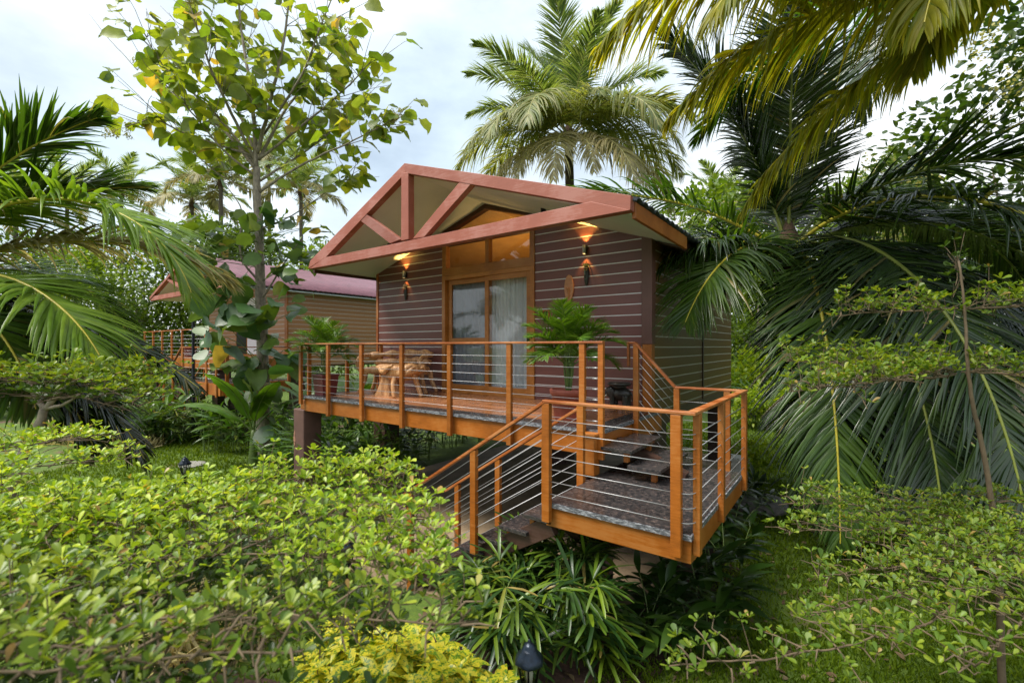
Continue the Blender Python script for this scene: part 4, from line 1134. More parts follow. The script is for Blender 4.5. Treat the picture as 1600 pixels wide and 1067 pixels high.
# dark carved elephant stool
E0 = np.array((-2.66, 6.22, DZ))
t = empty('elephant_stool', E0, 'black carved elephant stool on the deck by the house corner', 'stool')
sk = lambda pts, rad, n=10: MB().tube(smooth_path([E0 + np.array(p) for p in pts], 5), np.interp(np.linspace(0, 1, (len(pts)-1)*5+1), np.linspace(0, 1, len(rad)), rad), n)
V, Fq = lumpy(E0 + [0.03, 0, .215], (.155, .095, .10), 5, .04); b = MB(); b.add(V, Fq, 0, True)
V, Fq = lumpy(E0 + [-.13, 0, .24], (.075, .062, .08), 6, .05); b.add(V, Fq, 0, True); b.build('body', M['ebony'], t)
sk([(-.17, 0, .23), (-.235, -.01, .17), (-.255, -.015, .11), (-.225, -.02, .07)], [.036, .026, .020, .014]).build('trunk', M['ebony'], t)
for s in (-1, 1):
    V, Fq = lumpy(E0 + [-.085, s*.085, .235], (.055, .018, .075), 8 + s, .08, 16, 10); b = MB(); b.add(V, Fq, 0, True); b.build('ear', M['ebony'], t)
    sk([(-.165, s*.035, .20), (-.20, s*.05, .165), (-.23, s*.05, .165)], [.011, .009, .004], 7).build('tusk', simple('ivory_bone', (.5, .46, .38), .4) if s < 0 else bpy.data.materials['ivory_bone'], t)
    for xx in (-.075, .12): sk([(xx, s*.055, .2), (xx, s*.058, .1), (xx - .005, s*.06, .015), (xx - .006, s*.06, 0)], [.045, .038, .04, .042]).build('leg', M['ebony'], t)
b = MB(); b.lathe([(0, .335), (.15, .335), (.165, .35), (.165, .37), (.15, .385), (0, .385)], E0 + [0.01, 0, 0], 24); b.build('seat_top', M['ebony'], t)
b = MB(); b.tube([E0 + [.01, 0, .29], E0 + [.01, 0, .34]], [.09, .11], 14); b.build('pedestal', M['ebony'], t)
sk([(.175, 0, .25), (.21, 0, .19), (.205, 0, .12)], [.012, .008, .006], 6).build('tail', M['ebony'], t)

# pots
P1 = np.array((-2.79, 4.98, DZ + .002))
t = empty('plant_pot', P1, 'large round ribbed terracotta pot near the deck steps', 'plant pot')
b = MB(); b.lathe([(0, 0), (.165, 0), (.172, .01), (.205, .30), (.225, .302), (.23, .36), (.222, .372), (.20, .372), (.195, .34), (.19, .335)], P1, 72, ribs=24, ramp=.012); b.build('pot', M['terracotta'], t)
b = MB(); b.lathe([(.191, .332), (0, .345)], P1, 24); b.build('soil', M['soil'], t)
P2 = np.array((-7.80, 4.78, DZ + .003))
t = empty('plant_pot', P2, 'square dark maroon pot at the far left corner of the deck', 'plant pot')
b = MB()
for k in range(2):
    pass
w0, w1, h_ = .135, .165, .35
b.add([(P2[0]+sx*ww, P2[1]+sy*ww, P2[2]+z) for ww, z in ((w0, 0), (w1, h_), (w1 + .012, h_), (w1 + .012, h_ + .03), (w1 - .02, h_ + .03), (w1 - .03, h_ - .03)) for sx, sy in ((-1,-1),(1,-1),(1,1),(-1,1))],
      [(3,2,1,0)] + [(k*4+i, k*4+(i+1) % 4, k*4+4+(i+1) % 4, k*4+4+i) for k in range(5) for i in range(4)])
b.build('pot', M['maroonpot'], t, .004)
b = MB(); b.box(P2[0]-.13, P2[0]+.13, P2[1]-.13, P2[1]+.13, P2[2]+h_-.06, P2[2]+h_-.025); b.build('soil', M['soil'], t)
def areca(loc, label, n, L, seed, stems=9):
    t = empty('areca_palm', loc, label, 'potted palm', 'areca palms in pots')
    loc = np.array(loc)
    g = NP()
    for i in range(stems):
        a = 2*math.pi*i/stems; p = np.array([math.cos(a), math.sin(a), 0])*.06*random.random()
        g.tube([loc + p, loc + p*2.2 + [0, 0, .22], loc + p*3 + [0, 0, .55]], [.013, .011, .008], 6)
    g.build('stem', M['stemgreen'], t)
    for i in range(n):
        f = i/n; e0 = R(86 - 46*f + random.uniform(-6, 6)); Lf = L*random.uniform(.8, 1.12)*(1 - .22*f)
        me = frond_np(L=Lf, e0=e0, droop=R(48 + 50*f), nl=46, ll=.25, hang=.5, vee=.4, lw=.012, fold=True, ragged=.05, pet=.30, rad=.007, seg=4).mesh('frond', [M['stemgreen'], M['f_areca']])
        o = link('frond', me, t, keep=False)
        az = i*137.5 + random.uniform(-15, 15)
        o.location = (.04*math.cos(R(az)), .04*math.sin(R(az)), .30 + .16*(1-f)); o.rotation_euler = (0, 0, R(az))
    return t
areca(P1 + [0, 0, .345], 'bright feathery palm growing in the round terracotta pot', 30, .78, 1)
areca(P2 + [0, 0, .33], 'feathery palm growing in the square maroon pot', 22, .8, 2, 6)

# ================================================================ garden lanterns, pole, stones
def lantern(p, label):
    t = empty('garden_lantern', p, label, 'garden lamp', 'black garden lanterns')
    c = np.array(p, float)
    b = MB(); b.lathe([(.055, 0), (.055, .02), (.03, .035), (.022, .06), (.018, .30), (.026, .33), (.018, .36), (.022, .44), (.05, .475), (.05, .485), (0, .485)], c, 16); b.build('post', M['black'], t)
    b = MB(); n = 6
    for i in range(n):
        a = 2*math.pi*i/n; d = np.array((math.cos(a), math.sin(a), 0))
        b.bar(c + d*.05 + [0, 0, .485], c + d*.084 + [0, 0, .64], .011, .011, up=d)
    b.build('cage', M['black'], t)
    b = MB(); b.lathe([(.045, .487), (.077, .637)], c, 6, smooth=False); b.build('glass_pane', M['glass'], t)
    b = MB(); b.lathe([(.0, .49), (.022, .49), (.026, .56), (.016, .60), (0, .61)], c, 12); b.build('bulb', M['bulb'], t)
    b = MB(); b.lathe([(.06, .638), (.094, .632), (.098, .642), (.078, .672), (.052, .70), (.050, .712), (.044, .714), (.040, .736), (.022, .752), (.010, .756), (.012, .766), (.006, .778), (0, .78)], c, 12, smooth=True, ribs=6, ramp=.05); b.build('cap', M['lampcap'], t)
M['lampcap'] = simple('blue_black_enamel', (.010, .018, .032), .3, .4, var=.4, scale=30, bmp=.3)
lantern(px(289, 0, 8.0)*[1, 1, 0], 'black garden lantern standing in the lawn near the big-leaf tree')
lantern(px(541, 0, 4.66)*[1, 1, 0], 'black garden lantern half hidden in the leaves before the stairs')
lantern(px(827, 0, 3.0)*[1, 1, 0] , 'black garden lantern in front of the fan-leaf clump, nearest of all')
p0 = gd(302, 13.2)
t = empty('lamp_pole', p0, 'tall thin black pole with a tilted solar panel beside the left cabin', 'lamp post')
b = MB(); b.lathe([(.075, 0), (.075, .05), (.05, .07), (.05, .8), (.042, .82), (.036, 5.3)], p0, 14); b.build('pole', M['black'], t)
b = MB(); b.bar(p0 + [-.5, .1, 5.45], p0 + [.45, -.05, 5.15], .7, .035); b.build('solar_panel', M['panel'] if 'panel' in M else simple('solar_panel', (.06, .08, .11), .25), t, .004)
b = MB()
for s in (-1, 1): b.bar(p0 + [-.5, .1 + s*.36, 5.455], p0 + [.45, -.05 + s*.36, 5.155], .03, .05)
b.build('panel_frame', M['white'], t)
b = MB(); b.bar(p0 + [0, 0, 5.05], p0 + [.55, -.2, 5.0], .12, .05); b.build('lamp_head', M['black'], t, .01)
# stones
def stone(p, r, label, m='stone', seed=0, flat=.35, name='stepping_stone', group=None):
    V, Fq = lumpy(np.array(p) + [0, 0, r*flat*.4], (r, r*.8, r*flat), seed, .10, 24, 12)
    b = MB(); b.add(V, Fq, 0, True); o = b.build(name, M[m]); o.location = (0, 0, 0)
    return tag(o, label, 'stone', group)
sp_ = gd(1188, 7.6)
b = MB(); b.lathe([(0, .0), (.38, .0), (.40, .03), (.40, .15), (.385, .165), (.02, .17), (0, .17)], sp_, 40); o = b.build('round_stone_slab', M['stone']); tag(o, 'flat round grey stone slab on the lawn right of the landing', 'stone')
bx = gd(1146, 8.4)
t = empty('utility_box', bx, 'small pale box with a flat lid behind the landing', 'utility box')
b = MB(); b.box(bx[0]-.16, bx[0]+.16, bx[1]-.16, bx[1]+.16, 0, .62); b.build('body', M['white'], t, .01)
b = MB(); b.box(bx[0]-.2, bx[0]+.2, bx[1]-.2, bx[1]+.2, .621, .68); b.build('lid', M['white'], t, .01)
for i, (x, d, r, m, lab) in enumerate([(300, 10.4, .42, 'palestone', 'pale flat stone slab set in the lawn behind the far lantern'), (305, 9.0, .2, 'palestone', 'small pale stone lying right of the far lantern'), (322, 8.3, .16, 'stone', 'small grey stone in the lawn nearer than the far lantern'), (268, 8.1, .3, 'palestone', 'pale rough stone left of the far lantern')]):
    stone(gd(x, d), r*.8, lab, m, 20 + i, .12)
for i, (d, la, r, lab) in enumerate([(3.35, -2.95, .3, 'brown-grey rock under the low branches at far left'), (3.15, -2.5, .22, 'smaller brown-grey rock under the left branches'), (2.6, -.55, .13, 'rock in the shade under the near leaves'), (2.35, -.3, .1, 'small rock between the near leaves and the yellow shrub'), (2.9, -1.0, .2, 'low rock below the near leaf canopy')]):
    p = cw(d, la, 0); p[2] = 0; stone(p, r, lab, 'stone', 40 + i, .6, 'garden_rock', 'rocks in the shade of the almond tree')

# ================================================================ neighbouring cabin (left, farther off)
NB = empty('far_cabin', (-17.5, 8.2, 0), 'second plank cabin with maroon roof and orange deck behind the big-leaf tree', 'cabin')
def npart(mb, name, mats, parent=None, bevel=0): return mb.build(name, mats, parent or NB, bevel)
nz = .5; nD = DZ + nz; nL = CAMZ - 1.02
nXL, nXR, nY, nYB = -22.6, -16.0, 8.3, 16.0; nXC = (nXL + nXR)/2; eh = CAMZ + 2.05; pk = eh + 1.15
w = MB(); w.prism([(nXL, nD - .1), (nXR, nD - .1), (nXR, eh), (nXC, pk), (nXL, eh)], 'y', nY, nY + .1); npart(w, 'front_wall', M['siding_far'])
w = MB(); w.box(nXR + .002, nXR + .1, nY + .02, nYB, nD - .3, eh); npart(w, 'side_wall', M['siding_far'])
w = MB(); w.box(nXR - .02, nXR + .15, nY - .06, nY - .005, nD - .2, eh); npart(w, 'corner_trim', M['orange'])
w = MB(); w.box(nXL, nXR, nY + .11, nYB, nD - .35, nD - .1); npart(w, 'floor_slab', M['darkbrown'])
d = MB(); d.box(-19.9, -17.9, nY - .05, nY - .004, nD, nD + 2.35); dd = npart(d, 'sliding_door', M['frame'])
for x0, x1 in ((-19.8, -18.95), (-18.85, -18.0)):
    g = MB(); g.box(x0, x1, nY - .062, nY - .052, nD + .1, nD + 2.25); g.build('glass_pane', M['curtain'] if x0 > -19 else M['black'], dd)
nroof = dict(per=.2, amp=.035)
roof_sheet('roof', (nXC, nY - 1.9, pk + .12), (nXC, nYB, pk + .12), (nXR + .5, nYB, eh - .06), (nXR + .5, nY - 1.9, eh - .06), 300, 3, .035, .2, M['roof_far'], parent=NB)
roof_sheet('roof', (nXC, nY - 1.9, pk + .12), (nXC, nYB, pk + .12), (nXL - .5, nYB, eh - .06), (nXL - .5, nY - 1.9, eh - .06), 300, 3, .035, .2, M['roof_far'], parent=NB)
w = MB(); quad_slab([(nXC, nY - 1.85, pk + .04), (nXR + .45, nY - 1.85, eh - .12), (nXR + .45, nYB, eh - .12), (nXC, nYB, pk + .04)], .03, w); quad_slab([(nXL - .45, nY - 1.85, eh - .12), (nXC, nY - 1.85, pk + .04), (nXC, nYB, pk + .04), (nXL - .45, nYB, eh - .12)], .03, w); npart(w, 'soffit', M['soffit'])
yt = nY - 1.92; tm = MB()
tm.bar((nXL - .5, yt, eh - .1), (nXR + .5, yt, eh - .1), .1, .17); tt_ = npart(tm, 'gable_truss', M['truss'])
for a, b2, nm in (((nXL - .5, yt, eh - .08), (nXC, yt, pk + .04), 'rafter'), ((nXR + .5, yt, eh - .08), (nXC, yt, pk + .04), 'rafter'), ((nXC, yt + .01, eh - .1), (nXC, yt + .01, pk), 'king_post'), ((nXC, yt + .02, eh - .05), ((nXC + nXR)/2 + .2, yt + .02, (eh + pk)/2 - .05), 'strut'), ((nXC, yt + .02, eh - .05), ((nXC + nXL)/2 - .2, yt + .02, (eh + pk)/2 - .05), 'strut')):
    q = MB(); q.bar(a, b2, .09, .15, up=(0, 1, 0)); q.build(nm, M['truss'], tt_)
q = MB(); q.box(nXL, nXR + .2, 6.1, nY - .06, nD - .05, nD); ndeck = npart(q, 'deck', M['tile'])
q = MB(); q.box(nXL, nXR + .2, 6.02, 6.098, nD - .34, nD - .005); q.build('front_beam', M['orange'], ndeck)
q = MB(); q.box(nXR + .12, nXR + .2, 6.1, nY - .06, nD - .34, nD - .051); q.build('side_beam', M['orange'], ndeck)
q = MB(); q.box(nXL, nXR + .24, 5.96, 6.02, nD + .95, nD + .98); nr = npart(q, 'railing', M['rail'])
for x in np.arange(nXL + .1, nXR + .3, .98):
    q = MB(); q.box(x - .035, x + .035, 5.965, 6.018, nD - .36, nD + .949); q.build('post', M['orange'], nr)
for i in range(6):
    q = MB(); q.tube([(nXL, 5.99, nD + .12 + i*.13), (nXR + .2, 5.99, nD + .12 + i*.13)], .006, 5); q.build('cable', M['steel'], nr)
# landing, stair
q = MB(); q.box(-16.2, -13.6, 5.3, 7.15, nL - .05, nL); nl_ = npart(q, 'landing', M['granite'])
q = MB(); q.box(-16.2, -13.58, 5.24, 5.30, nL - .32, nL - .005); q.build('front_beam', M['orange'], nl_)
q = MB(); q.box(-13.6, -13.54, 5.3, 7.15, nL - .32, nL - .005); q.build('side_beam', M['orange'], nl_)
q = MB(); q.box(-16.25, -13.52, 5.2, 5.26, nL + .98, nL + 1.01); nlr = npart(q, 'landing_railing', M['rail'])
for x in (-16.15, -14.4, -13.75):
    q = MB(); q.box(x - .04, x + .04, 5.2, 5.238, nL - .36, nL + .979); q.build('post', M['orange'], nlr)
for i in range(6):
    q = MB(); q.tube([(-16.15, 5.22, nL + .12 + i*.14), (-13.56, 5.22, nL + .12 + i*.14)], .006, 5); q.build('cable', M['steel'], nlr)
q = MB(); q.box(-13.57, -13.51, 5.262, 7.2, nL + .98, nL + 1.01); nlr2 = npart(q, 'landing_railing', M['rail'])
for y in (5.4, 6.4, 7.1):
    q = MB(); q.box(-13.57, -13.51, y - .04, y + .04, nL - .36, nL + .979); q.build('post', M['orange'], nlr2)
q = MB(); q.bar((-16.2, 5.3, nL - .15), (-18.7, 5.3, .05), .07, .2); q.bar((-16.2, 6.0, nL - .15), (-18.7, 6.0, .05), .07, .2); ns_ = npart(q, 'staircase', M['darkbrown'])
for i in range(8):
    q = MB(); f_ = (i + 1)/9; x = -16.2 - 2.5*f_; z = nL*(1 - f_); q.box(x - .15, x + .16, 5.25, 6.05, z - .04, z); q.build('tread', M['granite'], ns_)
for y in (5.22, 6.08):
    q = MB(); q.bar((-16.2, y, nL + 1.0), (-18.7, y, 1.0), .06, .03); nsr = npart(q, 'stair_railing', M['rail'])
    for f_ in (.3, .62, .95):
        x = -16.2 - 2.5*f_; z = nL*(1 - f_); q = MB(); q.box(x - .035, x + .035, y - .025, y + .025, max(.0, z - .2), z + .98); q.build('post', M['orange'], nsr)
for x, y in ((nXR - .2, 6.3), (nXL + .3, 6.3), (nXR - .2, 8.8), (nXR - .2, 13), (-14.6, 6.2), (-19.5, 6.4)):
    q = MB(); q.box(x - .2, x + .2, y - .2, y + .2, -.2, (nL - .35) if x > -15 else nD - .36); npart(q, 'pillar', M['darkbrown'])
q = MB(); q.lathe([(0, 0), (.18, 0), (.21, .36), (.22, .38), (.18, .38), (0, .34)], (-20.6, 6.9, nD + .002), 20); o = q.build('plant_pot', M['maroonpot']); tag(o, 'maroon pot on the deck of the far cabin', 'plant pot')
q = MB(); V, Fq = lumpy((-18.6, 7.2, nD + .42), (.4, .3, .2), 9, .25); q.add(V, Fq, 0, True); 
t = empty('root_stool', (-18.6, 7.2, nD), 'pale root wood seat on the deck of the far cabin', 'stool'); q.build('seat', M['drift'], t)
q = MB(); q.tube([(-18.6, 7.2, nD + .4), (-18.6, 7.2, nD + .15), (-18.6, 7.2, nD)], [.16, .17, .24], 14); q.build('stump', M['drift'], t)

# ================================================================ ground
def groundmat():
    m, nt, b = mat('garden_soil_and_turf'); v = coords(nt)
    n1 = noise(nt, v, .55, 5, .6); n2 = noise(nt, v, 9, 5, .7); n3 = noise(nt, v, 60, 3, .7)
    s = N(nt, 'ShaderNodeMath', operation='MULTIPLY_ADD'); nt.links.new(n3, s.inputs[0]); s.inputs[1].default_value = .5; nt.links.new(n2, s.inputs[2])
    gr = ramp(nt, s.outputs[0], [(.5, (.03, .06, .004)), (.75, (.065, .115, .007)), (.95, (.10, .15, .012))])
    so = ramp(nt, s.outputs[0], [(.5, (.05, .03, .02)), (.8, (.13, .075, .05))])
    mr = N(nt, 'ShaderNodeMapRange'); mr.inputs[1].default_value = .35; mr.inputs[2].default_value = .42; nt.links.new(n1, mr.inputs[0])
    mx = N(nt, 'ShaderNodeMix', data_type='RGBA'); nt.links.new(mr.outputs[0], mx.inputs['Factor']); nt.links.new(so, mx.inputs['A']); nt.links.new(gr, mx.inputs['B'])
    nt.links.new(mx.outputs['Result'], b.inputs['Base Color']); b.inputs['Roughness'].default_value = .9; bump(nt, b, s.outputs[0], .8, .03); return m
M['ground'] = groundmat()
b = MB()
gs = [-600, -120, -60, -30, -20, -12, -6, 0, 6, 12, 20, 30, 60, 120, 600]
b.add([(x, y, 0) for y in gs for x in gs], [(j*15+i, j*15+i+1, (j+1)*15+i+1, (j+1)*15+i) for j in range(14) for i in range(14)])
o = b.build('ground', M['ground']); tag(o, kind='structure')
def slabmat():
    m, nt, b = mat('stamped_sand_paving'); v = coords(nt); n = noise(nt, v, 1.6, 6, .7); n2 = noise(nt, v, 24, 3, .7)
    s = N(nt, 'ShaderNodeMath', operation='MULTIPLY_ADD'); nt.links.new(n2, s.inputs[0]); s.inputs[1].default_value = .3; nt.links.new(n, s.inputs[2])
    nt.links.new(ramp(nt, s.outputs[0], [(.48, (.13, .09, .052)), (.7, (.23, .165, .10)), (.9, (.30, .225, .15))]), b.inputs['Base Color']); b.inputs['Roughness'].default_value = .7; bump(nt, b, n2, .3, .01); return m
M['slab'] = slabmat()
b = MB(); b.prism([(-7.6, 5.2), (-4.9, 3.25), (-2.6, 3.6), (-1.7, 4.6), (-1.7, 12), (-7.4, 12)], 'z', -.2, .035); o = b.build('paved_path', M['slab']); tag(o, kind='structure')
def bedmat():
    return simple('dark_mulch', (.05, .026, .017), .95, var=.5, scale=25, bmp=.9)
M['mulch'] = bedmat()
b = MB(); pts = [cw(2.4, -1.6, 0), cw(3.4, -1.2, 0), cw(4.2, -.9, 0), cw(4.4, 0, 0), cw(4.5, .9, 0), cw(5.0, 1.7, 0), cw(6.3, 2.4, 0), cw(6.6, 3.0, 0), cw(5.2, 2.6, 0), cw(4.0, 1.5, 0), cw(3.5, .9, 0), cw(3.3, .2, 0), cw(2.7, .05, 0), cw(2.2, -.7, 0)]
b.prism([(p[0], p[1]) for p in pts][::-1], 'z', -.2, .006); o = b.build('planting_bed', M['mulch']); tag(o, kind='structure')
b = MB(); b.prism([(q[0], q[1]) for q in [cw(.6, -3, 0), cw(3.0, -4.6, 0), cw(4.0, -3.0, 0), cw(3.6, -1.6, 0), cw(2.3, -.75, 0), cw(.7, .1, 0)]][::-1], 'z', -.2, .004); o = b.build('planting_bed', M['mulch']); tag(o, kind='structure')
# low garden wall far right behind
a = gd(1130, 17.5); c = gd(1420, 17.5)
b = MB(); b.bar(a + [0, 0, .12], c + [0, 0, .12], .25, .34); o = b.build('garden_wall', M['stone'], bevel=.02); tag(o, 'low grey stone kerb wall at the back of the right lawn', 'garden wall')
# ================================================================ foreground almond trees
t = almond_tree(cw(2.0, -3.7, -CAMZ), [([cw(2.0, -3.7, -2.75), cw(2.0, -3.65, -1.6), cw(2.02, -3.6, -.6)], .05, .03)],
  [([([(2.0, -3.6, -.70), (2.5, -3.2, -.72), (2.95, -2.85, -.74), (3.15, -2.5, -.74)], .46), ([(2.0, -3.5, -.7), (2.3, -3.0, -.72), (2.45, -2.6, -.74)], .42), ([(2.2, -3.6, -.68), (3.0, -3.4, -.70), (3.6, -3.2, -.72)], .5)], dict(leaf=.040, sub=.045, ros=.038)),
   ([([(2.0, -3.5, -.84), (2.05, -2.4, -.81), (2.15, -1.75, -.80), (2.3, -1.4, -.76), (2.45, -1.15, -.71), (2.48, -.74, -.70)], .36), ([(2.35, -1.1, -.70), (2.32, -.7, -.70), (2.25, -.46, -.73)], .26), ([(2.05, -.9, -.74), (1.95, -.5, -.76), (1.82, -.27, -.80)], .26), ([(1.8, -.8, -.80), (1.7, -.45, -.82), (1.6, -.18, -.86)], .24), ([(1.9, -3.4, -.84), (1.95, -2.2, -.80), (2.15, -1.4, -.75), (2.3, -1.0, -.72), (2.3, -.6, -.72)], .36), ([(1.95, -3.3, -.84), (2.1, -2.0, -.80), (2.1, -1.1, -.78), (2.04, -.38, -.78)], .42),
     ([(1.9, -3.2, -.84), (1.8, -1.9, -.84), (1.78, -1.0, -.82), (1.68, -.22, -.82)], .38)], dict(leaf=.036, sub=.038, ros=.034, dens=1.2, thick=.10)),
   ([([(1.8, -3.0, -.86), (1.5, -1.8, -.86), (1.42, -.9, -.86), (1.38, -.33, -.86), (1.37, -.05, -.86)], .33), ([(1.7, -2.9, -.82), (1.25, -1.7, -.80), (1.12, -1.0, -.78), (1.08, -.45, -.76)], .36),
     ([(1.5, -2.6, -.74), (1.0, -1.4, -.72), (.92, -.8, -.70)], .30)], dict(leaf=.037, sub=.036, ros=.035, thick=.09, mat='f_almond_n')),
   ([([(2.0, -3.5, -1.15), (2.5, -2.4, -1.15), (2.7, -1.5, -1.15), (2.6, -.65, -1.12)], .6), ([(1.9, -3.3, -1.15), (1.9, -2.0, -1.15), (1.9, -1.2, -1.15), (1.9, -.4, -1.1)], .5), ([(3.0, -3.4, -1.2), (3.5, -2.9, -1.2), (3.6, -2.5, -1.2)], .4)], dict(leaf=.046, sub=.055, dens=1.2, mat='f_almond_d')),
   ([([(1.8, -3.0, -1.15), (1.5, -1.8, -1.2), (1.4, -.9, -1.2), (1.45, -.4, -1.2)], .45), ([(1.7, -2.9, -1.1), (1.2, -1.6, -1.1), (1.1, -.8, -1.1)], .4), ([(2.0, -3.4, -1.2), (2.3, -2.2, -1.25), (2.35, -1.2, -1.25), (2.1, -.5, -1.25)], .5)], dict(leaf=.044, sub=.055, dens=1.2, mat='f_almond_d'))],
  'near tree spreading flat layers of yellow-green leaves across the lower left')
# left middle tree with pale forked trunk
c0 = px(97, 612, 4.4)
t = almond_tree(px(-45, 968, 4.4)*[1, 1, 0], [([px(-45, 968, 4.4)*[1, 1, 0], px(30, 735, 4.4), px(62, 668, 4.4), px(70, 640, 4.4)], .055, .032), ([px(70, 640, 4.4), px(98, 612, 4.35), px(130, 590, 4.3)], .028, .012), ([px(70, 640, 4.4), px(45, 600, 4.5), px(22, 576, 4.5)], .026, .012), ([px(72, 638, 4.4), px(100, 632, 4.3), px(128, 615, 4.25)], .018, .008)],
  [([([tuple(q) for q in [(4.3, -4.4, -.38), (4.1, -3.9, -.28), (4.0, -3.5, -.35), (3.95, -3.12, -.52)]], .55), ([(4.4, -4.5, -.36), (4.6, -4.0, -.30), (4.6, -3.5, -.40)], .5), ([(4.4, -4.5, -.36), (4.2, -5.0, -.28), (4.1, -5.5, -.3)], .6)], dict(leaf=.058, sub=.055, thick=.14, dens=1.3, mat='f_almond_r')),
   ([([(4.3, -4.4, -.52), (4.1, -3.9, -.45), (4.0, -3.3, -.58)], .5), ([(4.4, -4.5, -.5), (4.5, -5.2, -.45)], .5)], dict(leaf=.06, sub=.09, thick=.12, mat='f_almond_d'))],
  'small tree with a pale forked trunk and dense leaf dome at middle left')
# right tree in tiers
tb = px(1566, 1107, 3.4)*[1, 1, 0]
t = almond_tree(tb, [([tb, px(1560, 930, 3.4), px(1552, 830, 3.4), px(1530, 700, 3.4), px(1508, 600, 3.4), px(1500, 500, 3.4), px(1490, 410, 3.4)], .025, .006)],
  [([([(3.4, 3.33, .28), (3.5, 2.9, .27), (3.6, 2.5, .24)], .22), ([(3.4, 3.33, .28), (3.3, 3.9, .30), (3.3, 4.5, .3)], .28)], dict(leaf=.042, sub=.034, ros=.036, thick=.17, dens=1.2, mat='f_almond_r')),
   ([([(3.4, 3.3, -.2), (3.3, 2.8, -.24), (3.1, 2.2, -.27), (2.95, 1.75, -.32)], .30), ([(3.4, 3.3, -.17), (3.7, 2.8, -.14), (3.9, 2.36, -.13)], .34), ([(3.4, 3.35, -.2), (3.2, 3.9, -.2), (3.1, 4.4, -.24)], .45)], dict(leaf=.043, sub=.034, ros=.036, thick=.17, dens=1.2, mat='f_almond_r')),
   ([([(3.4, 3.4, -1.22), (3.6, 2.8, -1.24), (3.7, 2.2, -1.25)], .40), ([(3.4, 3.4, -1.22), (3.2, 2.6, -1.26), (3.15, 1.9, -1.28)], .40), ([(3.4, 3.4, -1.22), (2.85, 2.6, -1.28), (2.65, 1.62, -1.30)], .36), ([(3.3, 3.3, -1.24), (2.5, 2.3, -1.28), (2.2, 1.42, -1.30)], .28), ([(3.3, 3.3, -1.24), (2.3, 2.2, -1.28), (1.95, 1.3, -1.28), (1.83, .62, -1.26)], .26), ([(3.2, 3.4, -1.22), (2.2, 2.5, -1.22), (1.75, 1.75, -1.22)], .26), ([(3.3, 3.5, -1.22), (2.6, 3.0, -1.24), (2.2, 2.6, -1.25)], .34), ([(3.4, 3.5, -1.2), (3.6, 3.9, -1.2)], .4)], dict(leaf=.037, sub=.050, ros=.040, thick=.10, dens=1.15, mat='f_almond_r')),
   ([([(3.4, 3.38, .48), (3.4, 3.33, .58), (3.38, 3.29, .68)], .10)], dict(leaf=.045, sub=.03, thick=.2, mat='f_almond_d'))],
  'slender tree with separate flat leaf tiers at right', trunkm='twig')

